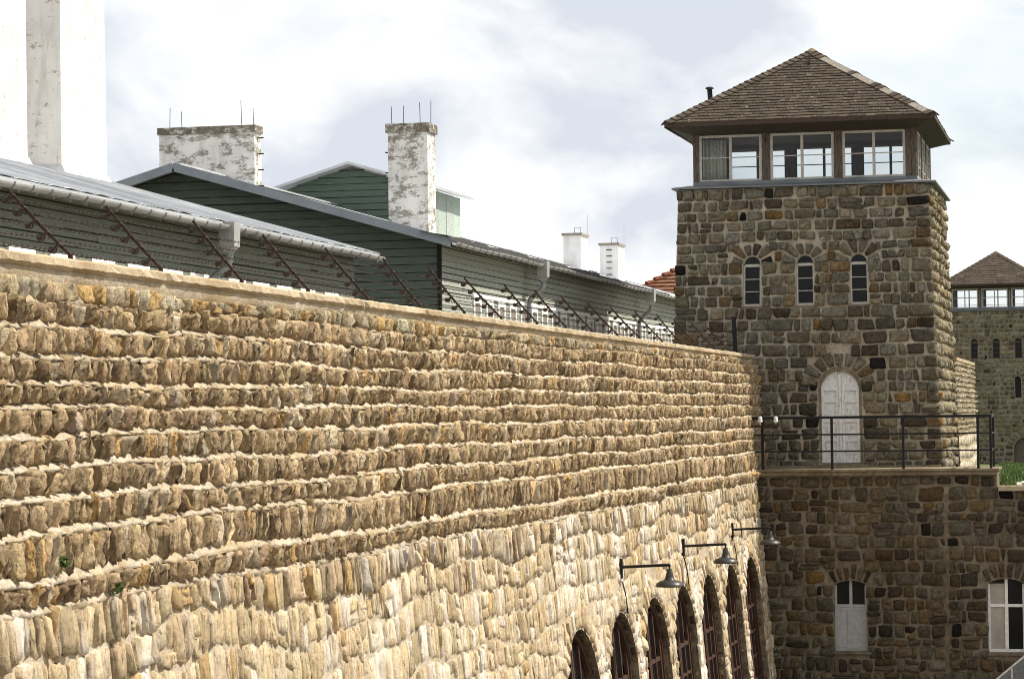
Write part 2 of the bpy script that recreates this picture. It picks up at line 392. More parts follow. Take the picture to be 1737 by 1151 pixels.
# ------------------------------------------------------------------ ground
def sheet(name, pts, mat):
    return tag(MB().quad(*pts).build(name, mat), kind='structure')
sheet('yard_ground', [(-3000, -3000, 0), (3000, -3000, 0), (3000, 4000, 0), (-3000, 4000, 0)], M['yard'])
mb = MB(); mb.box(-400, -10.2, -60, 93, .004, 8.6); mb.box(-10.15, -4.7, 82.4, 92.9, .004, 8.4); mb.box(-400, -12.6, 93.05, 190, .004, 8.6)
tag(mb.build('camp_ground', M['gravel']), kind='structure')
def slope_z(x, y): 
    t = min(max((y-73.4)/110., 0), 1); return 6.0-1.85*t
gx = np.concatenate([np.linspace(-12.5, 30, 60), [60, 150, 400]]); gy = np.concatenate([np.linspace(73.4, 200, 70), [260, 400, 900]])
V = np.array([(x, y, slope_z(x, y)+(rng.normal(0, .03) if y > 74 else 0)) for x in gx for y in gy]); ny = len(gy)
F = np.array([(i*ny+j, (i+1)*ny+j, (i+1)*ny+j+1, i*ny+j+1) for i in range(len(gx)-1) for j in range(ny-1)])
tag(mesh('grass_slope', V, F, M['soil'], None, True), kind='structure')
# grass blades on the visible strip of the slope
nb = 16000; y = 73.6+rng.random(nb)**1.6*100; x = -3.9+rng.random(nb)*(4+.02*(y-73)); x = x-(y-73)*.025
x = np.where(y < 76, np.maximum(x, -2.6), x)
z = np.array([slope_z(0, q) for q in y]); h = rng.uniform(.10, .30, nb)*np.clip((y-73.0)/6, .35, 1); a = rng.uniform(0, 2*np.pi, nb); w = .035+.0006*(y-73); lx, ly = rng.normal(0, .08, nb), rng.normal(0, .08, nb)
V = np.stack([np.stack([x-w*np.cos(a), y-w*np.sin(a), z-.03], -1), np.stack([x+w*np.cos(a), y+w*np.sin(a), z-.03], -1), np.stack([x+lx, y+ly, z+h], -1)], 1).reshape(-1, 3)
tag(mesh('grass', V, np.arange(3*nb).reshape(-1, 3), M['grass']), kind='stuff')

# ------------------------------------------------------------------ the long sunlit stone wall
WB = .085
def wall_x(v): return -9.75+WB*(9.7-v)
def wall_map(u, v, d): return wall_x(v)+d, u, v
Y0, Y1 = 15.0, 74.98
zl = [9.50, 9.28, 9.03, 8.75, 8.49, 8.26, 8.01, 7.71, 7.41, 7.13, 6.70, 6.44]      # course lines at Y=22
zr = [9.60, 9.42, 9.12, 8.84, 8.54, 8.24, 7.94, 7.60, 7.28, 6.96, 6.42, 6.12]      # and at Y=73
ph = rng.uniform(0, 6.28, 40)
def line(i):
    return lambda u: zl[i]+(zr[i]-zl[i])*(u-22)/51.+.022*math.sin(u*.55+ph[i])+.012*math.sin(u*1.7+ph[i+12])
LOWH = [0]
for _ in range(20): LOWH.append(LOWH[-1]+random.uniform(.30, .48))
def low(i):
    b = line(11)
    return lambda u: b(u)-LOWH[i]+(.085 if i else 0)*math.sin(u*.62+ph[i])+(.055 if i else 0)*math.sin(u*1.45+ph[(i+7) % 40])+(.035 if i else 0)*math.sin(u*3.1+ph[(i+19) % 40])
PAL_UP = [(4, (0.420, 0.318, 0.197)), (3, (0.358, 0.272, 0.172)), (2, (0.482, 0.371, 0.238)), (1.2, (0.504, 0.424, 0.314)), (.6, (0.482, 0.323, 0.152)), (.7, (0.235, 0.170, 0.107))]
PAL_TOP = [(3, (0.399, 0.326, 0.212)), (2, (0.452, 0.398, 0.294)), (1.2, (0.441, 0.306, 0.138)), (.8, (0.294, 0.235, 0.147)), (.15, (0.336, 0.173, 0.064))]
PAL_LO = [(4, (0.479, 0.371, 0.228)), (3, (0.439, 0.337, 0.204)), (2.2, (0.520, 0.426, 0.290)), (.9, (0.571, 0.505, 0.407)), (.7, (0.459, 0.317, 0.155)), (.5, (0.255, 0.183, 0.111))]
ARCH_Y = [46.65, 50.7, 54.65, 58.5, 62.4, 66.3, 70.1]
arches = [Arch(y_, 1.54, 0.02, 4.27, .46, 15, 1.02) for y_ in ARCH_Y]
lw = thing('stone_wall', (-10, 45, 0), 'long sunlit wall of tan rough stones with arched openings and a concrete coping', 'wall', 'stone perimeter walls')
st = Stones(); lay(st, [(line(1), line(0))], (Y0, Y1), .20, PAL_TOP, .07, gap=.03, jit=.016, k=.13, tilt=.015)
lay(st, [(lambda u, i=i: line(i+1)(u)+.048, lambda u, i=i: line(i)(u)+.022) for i in range(1, 11)], (Y0, Y1), .105, PAL_UP, .095, gap=.012, jit=.024, k=.06, tilt=.026, wvar=.6, vj=1.0, dv=(.45, 1.3))
st.build('rustic_stones', wall_map, M['wall_stone'], lw, 6, 7, .018, .07, 14, .7)
st = Stones(); lay(st, [(low(1), lambda u: low(0)(u)+.03)], (Y0, Y1), .13, PAL_LO+PAL_UP, .07, arches, gap=.010, jit=.03, k=.06, wvar=.6, split=.15, vj=1.3, dv=(.2, 1.3)); lay(st, [(low(2), low(1))], (Y0, Y1), .17, PAL_LO, .035, arches, gap=.010, jit=.03, k=.06, wvar=.6, split=.3, vj=1., dv=(.2, 1.7)); lay(st, [(low(i+1), low(i)) for i in range(2, 17)], (Y0, Y1), .19, PAL_LO, .019, arches, gap=.008, jit=.028, k=.06, wvar=.6, split=.3, vj=1., dv=(.2, 2.0))
for A in arches: A.voussoirs(st, PAL_LO, .045)
st.build('flat_stones', wall_map, M['flat_stone'], lw, 6, 6, .008, .02, 30, .35)
# mortar between the rough courses: a little sloping ledge at the foot of every course
us = np.arange(Y0, Y1+.04, .065); rows = []
for i in range(11):
    b, t = line(i+1), line(i)
    ker = np.ones(3)/3; nz = np.convolve(rng.normal(0, .019, len(us)), ker, 'same')
    for fr, off, jz, jo in ((.0, .078, .5, .012), (.07, .066, .8, .014), (.18, .032, 1.5, .014), (.27, -.03, 1.6, .01), (.6, -.05, .3, .01), (.92, -.01, .2, .01)):
        zz = np.array([b(u)+(t(u)-b(u))*fr for u in us])+nz*jz; oo = off*(.3 if i == 0 else .55 if i == 10 and fr < .3 else 1)+rng.normal(0, jo, len(us)); rows.append((i, fr, zz, oo))
grid = [(None, None, np.full(len(us), 9.64), np.full(len(us), .02)), (None, None, np.array([line(0)(u)+.02 for u in us]), np.full(len(us), .03))]
for i in range(11): grid += [r_ for r_ in rows if r_[0] == i][::-1]
grid.append((None, None, np.array([line(11)(u)-.05 for u in us]), np.full(len(us), -.005)))
V = np.array([[(wall_x(z_)+o_, u, z_) for u, z_, o_ in zip(us, g[2], g[3])] for g in grid]).reshape(-1, 3); nu = len(us)
F = np.array([(i*nu+j, i*nu+j+1, (i+1)*nu+j+1, (i+1)*nu+j) for i in range(len(grid)-1) for j in range(nu-1)])
mesh('course_mortar', V, F, M['wall_mortar'], lw)
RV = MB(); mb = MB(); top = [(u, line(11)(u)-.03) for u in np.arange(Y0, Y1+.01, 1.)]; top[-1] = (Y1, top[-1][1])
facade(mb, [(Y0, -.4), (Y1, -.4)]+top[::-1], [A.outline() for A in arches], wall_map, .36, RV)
RV.build('opening_reveals', M['base_mortar'], lw)  # darker than the wall mortar: shade of the openings painted in
mb.quad((-10.3, Y0, 0), (-10.3, Y1, 0), (-10.3, Y1, 9.62), (-10.3, Y0, 9.62)); mb.quad((wall_x(0), Y0, 0), (-10.3, Y0, 0), (-10.3, Y0, 9.62), (wall_x(9.62), Y0, 9.62))
mb.build('wall_core', M['wall_mortar'], lw)
# rough stones lining the far jamb and soffit of every opening
PAL_J = [(3, (.15, .112, .07)), (2, (.10, .072, .044)), (1, (.21, .17, .115))]  # stone colours darkened to paint in the shade of the recess
st = Stones(); js = {}
for A in arches:
    v = .1
    while v < A.vs:
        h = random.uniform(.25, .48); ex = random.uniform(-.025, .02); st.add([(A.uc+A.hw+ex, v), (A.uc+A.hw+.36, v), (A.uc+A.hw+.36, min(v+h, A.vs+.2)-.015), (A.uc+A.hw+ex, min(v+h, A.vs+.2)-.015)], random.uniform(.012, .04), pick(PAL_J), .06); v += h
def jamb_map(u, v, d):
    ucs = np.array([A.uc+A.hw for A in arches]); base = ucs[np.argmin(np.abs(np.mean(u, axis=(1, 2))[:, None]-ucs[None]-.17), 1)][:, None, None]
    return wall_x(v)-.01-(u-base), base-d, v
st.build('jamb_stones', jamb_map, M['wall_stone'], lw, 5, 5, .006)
st = Stones()
for ai, A in enumerate(arches):
    t = 0.
    while t < 2.3:
        w = random.uniform(.17, .30); cutd = random.uniform(.1, .24); c = (pick(PAL_J), pick(PAL_J))
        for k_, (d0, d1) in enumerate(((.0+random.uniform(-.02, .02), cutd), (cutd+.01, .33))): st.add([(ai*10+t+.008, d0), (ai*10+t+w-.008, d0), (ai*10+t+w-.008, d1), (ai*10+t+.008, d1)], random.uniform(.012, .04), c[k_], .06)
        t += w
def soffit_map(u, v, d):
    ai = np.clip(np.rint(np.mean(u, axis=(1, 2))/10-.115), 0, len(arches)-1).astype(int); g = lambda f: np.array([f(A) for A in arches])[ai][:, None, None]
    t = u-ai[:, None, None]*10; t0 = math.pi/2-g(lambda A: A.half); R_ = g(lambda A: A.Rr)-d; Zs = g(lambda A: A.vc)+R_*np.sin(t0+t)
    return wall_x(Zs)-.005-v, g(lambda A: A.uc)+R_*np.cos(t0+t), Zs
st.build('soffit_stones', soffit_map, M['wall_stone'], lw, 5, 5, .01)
# coping slab with worn arrises
us = np.arange(Y0, Y1-.1, .14); prof = [(-10.36, 9.60), (-10.37, 9.70), (-10.33, 9.735), (-9.70, 9.725), (-9.655, 9.70), (-9.65, 9.635), (-9.70, 9.60)]
V = np.array([[(p_[0]+rng.normal(0, .005)-(.03*(rng.random() < .03)), u, p_[1]+rng.normal(0, .004)) for p_ in prof] for u in us]).reshape(-1, 3); k = len(prof)
F = [tuple((i*k+j, i*k+(j+1) % k, (i+1)*k+(j+1) % k, (i+1)*k+j)) for i in range(len(us)-1) for j in range(k)]
mb = MB(); mb.arr(V, F); mb.f.append(tuple(range(k))); mb.f.append(tuple(range((len(us)-1)*k, len(us)*k))[::-1]); mb.build('coping', M['coping'], lw)
# timber glazed doors deep in the arches
for A in arches:
    D = -.27; mp3 = lambda u, v, d: Vector((wall_x(min(v, 9))+d, u, v))
    fr_ = MB(); xr = lambda v: wall_x(v)+D
    k = 16; o_ = A.outline(k)[1:]; ins = [(A.uc+(u-A.uc)*.915, A.v0+(v-A.v0)*.965) for u, v in o_]
    pts_o, pts_i = o_+[(A.uc-A.hw, A.v0)], ins+[(A.uc-A.hw*.915, A.v0)]
    for i in range(len(pts_o)-1):
        a, b, c, d_ = pts_o[i], pts_o[i+1], pts_i[i+1], pts_i[i]
        fr_.hexa([mp3(*q, D) for q in (a, b, c, d_)]+[mp3(*q, D+.12) for q in (a, b, c, d_)])
    f_o = fr_.build('door_frame', M['red_brown'], lw)
    for sgn in (-1, 1):
        lf = MB(); ua, ub = (A.uc-A.hw*.9, A.uc-.02) if sgn < 0 else (A.uc+.02, A.uc+A.hw*.9)
        arc = lambda u: A.v0+(A.vc+math.sqrt(max(A.Rr**2-((u-A.uc)/.915)**2, 0))-A.v0)*.965
        um = .5*(ua+ub)
        for (a, b, c) in ((ua, ua+.11, .03), (ub-.11, ub, .03), (um-.04, um+.04, .9)):
            ta, tb = arc(a)-.004, arc(b)-.004
            lf.hexa([mp3(a, c, D+.02), mp3(b, c, D+.02), mp3(b, tb, D+.02), mp3(a, ta, D+.02), mp3(a, c, D+.09), mp3(b, c, D+.09), mp3(b, tb, D+.09), mp3(a, ta, D+.09)])
        for (c, d_) in ((.03, .22), (.85, 1.0), (1.55, 1.61), (2.2, 2.26), (2.85, 2.93)):
            lf.hexa([mp3(ua+.11, c, D+.03), mp3(ub-.11, c, D+.03), mp3(ub-.11, d_, D+.03), mp3(ua+.11, d_, D+.03), mp3(ua+.11, c, D+.08), mp3(ub-.11, c, D+.08), mp3(ub-.11, d_, D+.08), mp3(ua+.11, d_, D+.08)])
        tp = 2.85
        lo = lf.build('door_leaf', M['red_brown'], lw)
        g_ = MB().quad(*[mp3(u, v, D+.05) for u, v in ((ua, .95), (ub, .95), (ub, tp), (ua, tp))]); g_.build('pane', M['dark_glass'], lo)
        p_ = MB().quad(*[mp3(u, v, D+.05) for u, v in ((ua, .03), (ub, .03), (ub, .95), (ua, .95))]); p_.build('panel', M['red_brown'], lo)
    g_ = MB(); b = [mp3(u, v, D+.04) for u, v in ins if v > 2.8]
    g_.quad(*b) ; g_.build('fanlight', M['dark_glass'], f_o)
# small tufts growing in the joints
def tuft(p, s, label):
    mb = MB()
    for _ in range(60):
        q = Vector(p)+Vector((random.uniform(0, .06), random.gauss(0, s*.35), random.gauss(0, s*.3))); d_ = Vector((random.uniform(.02, .1), random.gauss(0, .05), random.uniform(-.06, .06)))
        w = Vector((0, random.uniform(.008, .02), random.uniform(-.01, .02))); mb.quad(q-w, q+w, q+d_+w*.3)
    tag(mb.build('weed_tuft', M['moss']), label, 'weed', 'weeds in the wall joints')
tuft((wall_x(6.95)+.06, 22.9, 6.86), .12, 'upper small green weed in a joint at the left end of the long wall')
tuft((wall_x(6.6)+.06, 24.2, 6.55), .12, 'lower small green weed in a joint at the left end of the long wall')

# second stretch of wall behind the tower
w2 = thing('stone_wall', (-4.6, 87, 6), 'short sunlit stone wall of thin courses running back behind the watchtower', 'wall', 'stone perimeter walls')
def w2_map(u, v, d): return -4.45+.03*(9.7-v)+d, u, v
st = Stones(); rws = []; z = 9.58
while z > 7.35: rws.append((lambda u, z=z: z-.165+.01*math.sin(u+z*9), lambda u, z=z: z+.01*math.sin(u+(z+.165)*9))); z -= .165
lay(st, rws, (81.5, 93), .28, [(4, (.40, .34, .25)), (2, (.35, .29, .21)), (1, (.48, .42, .33))], .085, gap=.03, k=.2, tilt=.02); st.build('rustic_stones', w2_map, M['wall_stone'], w2, 5, 5, .012)
us = np.arange(81.5, 93.01, .25); zz = [9.64]
for b, t in rws: zz += [t(0)-.02, b(0)+.05, b(0)+.005]
zz += [7.2, 5.2]; off = [.02]+[.0, .0, .06]*len(rws)+[.05, .05]
V = np.array([[w2_map(u, z_, o_+rng.normal(0, .006)) for u in us] for z_, o_ in zip(zz, off)]).reshape(-1, 3); nu = len(us)
F = np.array([(i*nu+j, i*nu+j+1, (i+1)*nu+j+1, (i+1)*nu+j) for i in range(len(zz)-1) for j in range(nu-1)]); mesh('wall_core', V, F, M['wall_mortar'], w2)
st = Stones(); lay(st, [(lambda u, z=z: z+.05*math.sin(u*.7+z), lambda u, z=z: z+.4+.05*math.sin(u*.7+z+.4)) for z in (5.3, 5.7, 6.1, 6.5, 6.9)], (81.5, 93), .5, [(3, (.58, .51, .40)), (2, (.64, .58, .48))], .035, gap=.03, k=.15, wvar=.5)
st.build('flat_stones', lambda u, v, d: w2_map(u, v, d+.04), M['wall_stone'], w2, 5, 5, .006)
mb = MB(); mb.box(-4.65, -4.36, 81.5, 93.1, 9.60, 9.70); mb.build('coping', M['coping'], w2); MB().box(-4.62, -4.50, 81.5, 93, 5, 9.6).build('wall_back', M['concrete'], w2)

# ------------------------------------------------------------------ watchtowers
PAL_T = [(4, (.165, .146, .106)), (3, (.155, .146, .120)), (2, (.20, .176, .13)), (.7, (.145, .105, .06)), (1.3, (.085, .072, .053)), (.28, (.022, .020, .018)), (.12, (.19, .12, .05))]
PAL_TS = [(a, (b*1.55, c*1.5, d*1.4)) for a, (b, c, d) in PAL_T if b > .03]  # sunlit side: front palette brightened, sunlight put into the stone colour
def tower(off, name_lbl, grp, detail, z_bot, extra):
    ox, oy, oz = off; near = detail
    T = thing('watchtower', (-8.2+ox, 78.6+oy, z_bot), name_lbl, 'watchtower', grp)
    ZT = 14.52+oz; hw0 = 3.57; cx = -8.31+ox; bt = .036
    def hw(v): return hw0+bt*(ZT-v)
    def yf(v): return 75.16+oy-.02*(v*0+ZT-v)*1.0+0*v
    def fmap(u, v, d): return cx+u*(hw(v)/hw0), yf(v)-d, v
    def rmap(u, v, d): return cx+hw(v)+d, yf(v)+u*((7.0+.04*(ZT-v))/7.0), v
    def bmap(u, v, d): return cx+u*(hw(v)/hw0), yf(v)+7.0+.04*(ZT-v)+d, v
    def lmap(u, v, d): return cx-hw(v)-d, yf(v)+u*((7.0+.04*(ZT-v))/7.0), v
    wins = [Arch(u, .255, 11.13+oz, 12.57+oz, .42, 6) for u in (-1.42, .06, 1.55)]
    lows = [Arch(*a) for a in extra]
    holes = wins+lows
    st = Stones(); z = ZT; rws = []; i = 0
    while z > z_bot:
        h = rng.uniform(.27, .37); p = rng.uniform(0, 6); rws.append((lambda u, z=z, h=h, p=p: z-h+.02*math.sin(u*1.3+p), (lambda u, z=z: z) if i == 0 else (lambda u, z=z, p=pp: z+.02*math.sin(u*1.3+p)))); z -= h; pp = p; i += 1
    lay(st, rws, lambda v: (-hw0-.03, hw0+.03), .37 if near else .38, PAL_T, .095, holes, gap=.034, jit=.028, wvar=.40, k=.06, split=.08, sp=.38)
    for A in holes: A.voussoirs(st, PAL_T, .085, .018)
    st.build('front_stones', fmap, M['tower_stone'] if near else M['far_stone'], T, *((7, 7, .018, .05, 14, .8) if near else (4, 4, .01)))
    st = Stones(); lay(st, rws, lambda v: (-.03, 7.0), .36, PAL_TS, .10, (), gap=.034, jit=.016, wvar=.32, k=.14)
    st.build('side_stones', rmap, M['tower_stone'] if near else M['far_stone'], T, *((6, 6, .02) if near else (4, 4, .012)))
    mb = MB(); facade(mb, [(-hw0, z_bot-.6), (hw0, z_bot-.6), (hw0, ZT), (-hw0, ZT)], [A.outline() for A in holes], fmap, .16 if near else .3)
    for mf, a, b in ((rmap, 0, 7.0), (bmap, -hw0, hw0), (lmap, 0, 7.0)):
        mb.quad(*[tuple(mf(u, v, 0.)) for u, v in ((a, z_bot-.6), (b, z_bot-.6), (b, ZT), (a, ZT))])
    mb.quad(*[tuple(fmap(u, v, -.9)) for u, v in ((-hw0+.02, z_bot), (hw0-.02, z_bot), (hw0-.02, ZT-.2), (-hw0+.02, ZT-.2))])
    mb.build('masonry_core', M['tower_mortar'] if near else M['far_mortar'], T)
    # arched windows: frame, bars, panes
    for A in wins:
        f = MB(); d0, d1 = -.15, -.09
        def strip(a, b, c, e): f.hexa([fmap(u, v, d) for d in (d0, d1) for u, v in ((a, c), (b, c), (b, e), (a, e))])
        uc, h_ = A.uc, A.hw-.002
        strip(uc-h_, uc-h_+.05, A.v0, A.vs); strip(uc+h_-.05, uc+h_, A.v0, A.vs); strip(uc-h_+.05, uc+h_-.05, A.v0, A.v0+.06)
        strip(uc-h_+.05, uc+h_-.05, A.vs-.06, A.vs+.02)
        for q in (1, 2): zq = A.v0+.06+(A.vs-A.v0-.12)*q/3; strip(uc-h_+.05, uc+h_-.05, zq-.011, zq+.011)
        k = 12; r1, r2 = h_, h_-.035
        for j in range(k):
            t0, t1 = math.pi*j/k, math.pi*(j+1)/k; f.hexa([fmap(uc+r_*math.cos(t), A.vs+.021+r_*math.sin(t)*.96, d) for d in (d0, d1) for r_, t in ((r1, t0), (r1, t1), (r2, t1), (r2, t0))])
        fo = f.build('arched_window', M['white_frame'] if near else M['old_wood'], T)
        MB().quad(*[fmap(u, v, -.125) for u, v in ((uc-h_, A.v0), (uc+h_, A.v0), (uc+h_, A.vs), (uc-h_, A.vs))]).build('pane', M['dark_glass'], fo)
        MB().quad(*[fmap(uc+h_*math.cos(math.pi*j/12), A.vs+h_*math.sin(math.pi*j/12), -.125) for j in range(13)]).build('fanlight', M['dark_glass'], fo)
        MB().hexa([fmap(u, v, d) for d in (-.15, .03) for u, v in ((uc-h_-.04, A.v0-.06), (uc+h_+.04, A.v0-.06), (uc+h_+.04, A.v0-.004), (uc-h_-.04, A.v0-.004))]).build('window_sill', M['concrete'], fo)
    # ledge of sheet lead, cabin on top
    x0, x1, y0, y1 = cx-3.17, cx+3.25, 75.45+oy, 81.75+oy; zs = 14.76+oz; ze = 16.22+oz
    led = MB(); o = [(cx-3.74, 75.0+oy), (cx+3.80, 75.0+oy), (cx+3.80, 82.35+oy), (cx-3.74, 82.35+oy)]; ii = [(x0, y0), (x1, y0), (x1, y1), (x0, y1)]
    for a in range(4):
        b = (a+1) % 4; led.quad((*o[a], ZT+.055), (*o[b], ZT+.055), (*ii[b], zs-.10), (*ii[a], zs-.10)); led.quad((*o[a], ZT+.012), (*o[b], ZT+.012), (*o[b], ZT+.055), (*o[a], ZT+.055)); led.quad((*ii[a], zs-.10), (*ii[b], zs-.10), (*ii[b], zs), (*ii[a], zs))
    led.quad(*[(*p, ZT+.012) for p in o]); led.build('lead_ledge', M['lead'], T)
    MB().box(x0+.05, x1-.05, y0+.05, y1-.05, zs-.25, zs-.12).build('cabin_floor', M['old_wood'], T)
    fu = [(-2.99, -1.17), (-.93, .90), (1.14, 2.93)]; ycu = [(.2, 2.0), (2.24, 4.06), (4.3, 6.1)]
    def side_map(face):
        return {'f': lambda u, v, d: (cx+u, y0-d, v), 'b': lambda u, v, d: (cx+u, y1+d, v), 'r': lambda u, v, d: (x1+d, y0+u, v), 'l': lambda u, v, d: (x0-d, y0+u, v)}[face]
    for face in 'fblr':
        mf = side_map(face); us_ = fu if face in 'fb' else ycu; a0, a1 = (-3.17, 3.25) if face in 'fb' else (0., 6.3)
        edges = [a0]+[x for p in us_ for x in p]+[a1]
        for k in range(0, len(edges), 2):
            ua, ub = edges[k], edges[k+1]
            if face in 'lr': ua, ub = max(ua, .14), min(ub, 6.16)
            if face == 'b' : pass
            if ub-ua < .03: continue
            nb_ = 2 if ub-ua > .15 else 1; zh_ = ze+.12 if face == 'b' else ze+.03
            for j in range(nb_):
                p0, p1 = ua+(ub-ua)*j/nb_+.004, ua+(ub-ua)*(j+1)/nb_-.004; pr = random.uniform(.0, .012)
                MB().hexa([mf(u, v, d) for d in (-.13, pr) for u, v in ((p0, zs), (p1, zs), (p1, zh_), (p0, zh_))]).build('cabin_post', M['old_wood'], T)
        e_ = 0 if face in 'fb' else .14
        zh = ze-.12+(.23 if face == 'b' else 0); MB().hexa([mf(u, v, d) for d in (-.12, .0) for u, v in ((a0+e_, zh), (a1-e_, zh), (a1-e_, ze+.25), (a0+e_, ze+.25))]).build('head_beam', M['eave_wood'], T)
        for ua, ub in us_:
            f = MB(); za, zb = zs+.01, ze-.125+(.23 if face == 'b' else 0); d0, d1 = -.085, -.02
            def strip(a, b, c, e, dd=0): f.hexa([mf(u, v, d) for d in (d0+dd, d1-dd) for u, v in ((a, c), (b, c), (b, e), (a, e))])
            t = .075; um = .5*(ua+ub); zm = za+(zb-za)*.50
            strip(ua, ua+t, za, zb); strip(ub-t, ub, za, zb); strip(ua+t, ub-t, zb-t*.9, zb); strip(ua+t, ub-t, za, za+t*.6); strip(um-.04, um+.04, za+t*.6, zb-t*.9)
            zq = zm if face == 'f' else za+(zb-za)*.33
            for zq in ((za+(zb-za)*.51,) if face == 'f' else (za+(zb-za)*.26, za+(zb-za)*.62)):
                strip(ua+t, um-.04, zq-.014, zq+.014, .012); strip(um+.04, ub-t, zq-.014, zq+.014, .012)
            fo = f.build('cabin_window', M['white_frame'] if face in 'fr' else M['old_wood'], T)
            MB().quad(*[mf(u, v, -.052) for u, v in ((ua, za), (ub, za), (ub, zb), (ua, zb))]).build('pane', M['glass'], fo)
    # roof
    ex0, ex1, ey0, ey1 = cx-3.77, cx+3.80, 74.3+oy, 82.2+oy; zr_ = 16.38+oz; ap = Vector(((ex0+ex1)/2+.0, (ey0+ey1)/2, 18.80+oz))
    cs = [Vector(p) for p in ((ex0, ey0, zr_), (ex1, ey0, zr_), (ex1, ey1, zr_), (ex0, ey1, zr_))]
    sag = MB()
    for a in range(4): sag.quad(cs[a], cs[(a+1) % 4], ap)
    sag.build('roof_deck', M['eave_wood'], T)
    sf = MB(); zi = zr_-.20; inn = [(x0, y0), (x1, y0), (x1, y1), (x0, y1)]
    for a in range(4):
        b = (a+1) % 4; ca, cb = cs[a], cs[b]; sf.quad((ca.x, ca.y, zr_-.10), (cb.x, cb.y, zr_-.10), (*inn[b], zi-.06+(.24 if a == 2 else 0)), (*inn[a], zi-.06+(.24 if a == 2 else 0)))
    sf.quad(*[(*p, zr_+.02) for p in inn]); sf.build('soffit', M['ceiling'], T)
    for a in range(4):
        ca, cb = cs[a], cs[(a+1) % 4]; d = (cb-ca).normalized(); nrm = Vector((d.y, -d.x, 0)); segs = 3
        for k in range(segs):
            p = ca.lerp(cb, k/segs)+d*(0.0 if k else -.02); q = ca.lerp(cb, (k+1)/segs); zz = -.055+random.uniform(-.02, .012)
            MB().bar(p+nrm*.015+Vector((0, 0, zz)), q+nrm*.015+Vector((0, 0, zz+random.uniform(-.015, .015))), .05, .12).build('fascia_board', M['eave_wood'], T)
    rt_ = MB(); cols = []; palr = [(4, (.068, .053, .038)), (2, (.075, .059, .043)), (1.5, (.058, .045, .033)), (.2, (.09, .075, .055))]
    nc = 25 if near else 18
    for a in range(4):
        A_, B_ = cs[a], cs[(a+1) % 4]; ed = (B_-A_); Lb = ed.length; e1 = ed/Lb; m_ = (A_+B_)/2; s_ = (ap-m_); Ls = s_.length; e2 = s_/Ls; nn = e1.cross(e2)
        for c in range(nc):
            t0, t1 = c/nc-.004, (c+1.25)/nc; 
            if t1 > 1: t1 = 1.
            wl = lambda t: Lb/2*(1-t)
            tw = .26 if near else .45; n_ = max(1, int(2*wl(t0)/tw)); shift = random.random()*tw
            xs = [-wl(t0)]+[x for x in (-wl(t0)+shift+tw*j for j in range(n_+1)) if x < wl(t0)]+[wl(t0)]
            drop = [0]
            for j in range(len(xs)-1):
                xa, xb = xs[j]+.004, xs[j+1]-.004
                if xb-xa < .02: continue
                tb = t0-rng.uniform(0, .006); lift = .034+rng.uniform(0, .010); ca_ = pick(palr)
                xat, xbt = max(min(xa, wl(t1)), -wl(t1)), max(min(xb, wl(t1)), -wl(t1))
                P = lambda x, t, h: m_+e1*x+e2*(t*Ls)+nn*h
                rt_.quad(P(xa, tb, lift), P(xb, tb, lift), P(xbt, t1, .006), P(xat, t1, .006)); rt_.quad(P(xa, tb, 0), P(xb, tb, 0), P(xb, tb, lift), P(xa, tb, lift)); cols += [ca_]*8
    rt_.build('roof_tiles', M['roof_tile'], T, cols=np.array(cols))
    # hip tiles; the right front hip has lost some and shows its grey boards
    for a in range(4):
        A_ = cs[a]; hip = ap-A_; Lh = hip.length; e = hip/Lh
        n1_ = ((cs[(a+1) % 4]-A_).normalized().cross((ap-A_).normalized())).normalized(); n0_ = ((A_-cs[(a-1) % 4]).normalized().cross((ap-A_).normalized())).normalized()
        w1 = n1_.cross(e).normalized(); w0 = -n0_.cross(e).normalized()
        if w1.z > 0: w1 = -w1
        if w0.z > 0: w0 = -w0
        upn = (n0_+n1_).normalized()
        K = 26 if near else 14; step = Lh/K
        gone = lambda k: (a == 1 and near and ((.30 < (k+.5)/K < .40) or (.46 < (k+.5)/K < .62) or (.69 < (k+.5)/K < .93) and (k+.5)/K < .9 and False or (.66 < (k+.5)/K < .87) or (k+.5)/K < .07 and False or (.03 < (k+.5)/K < .14)))
        hm = MB(); hc = []; bd = MB(); ww = .23
        for k in range(K):
            if k and gone(k) != gone(k-1):
                if hm.v: hm.build('hip_tiles', M['roof_tile'], T, cols=np.array(hc)); hm = MB(); hc = []
                if bd.v: bd.build('hip_board', M['grey_wood'], T); bd = MB()
            p = A_+e*(k*step); q = A_+e*((k+1.2)*step) if k < K-1 else ap
            if gone(k):
                for w_, n_ in ((w0, n0_), (w1, n1_)):
                    q2 = A_+e*((k+1.0)*step); bd.hexa([p+n_*.006, p+w_*.21+n_*.006, q2+w_*.21+n_*.006, q2+n_*.006, p+n_*.05, p+w_*.21+n_*.05, q2+w_*.21+n_*.05, q2+n_*.05])
                continue
            l0 = .078+rng.uniform(0, .008); l1 = .05; c_ = pick(palr)
            for w_, n_ in ((w0, n0_), (w1, n1_)):
                hm.hexa([p+upn*(l0-.05), p+w_*ww+n_*.035, q+w_*ww+n_*.012, q+upn*(l1-.05), p+upn*l0, p+w_*ww+n_*.07, q+w_*ww+n_*.04, q+upn*l1]); hc += [c_]*8
        if hm.v: hm.build('hip_tiles', M['roof_tile'], T, cols=np.array(hc))
        if bd.v: bd.build('hip_board', M['grey_wood'], T)
    MB().lathe([(.24, -.12), (.2, .0), (.05, .10), (.01, .11)], ap+Vector((0, 0, -.02)), 8).build('roof_cap', M['roof_tile'], T, cols=np.full((32, 3), (.17, .13, .06)))
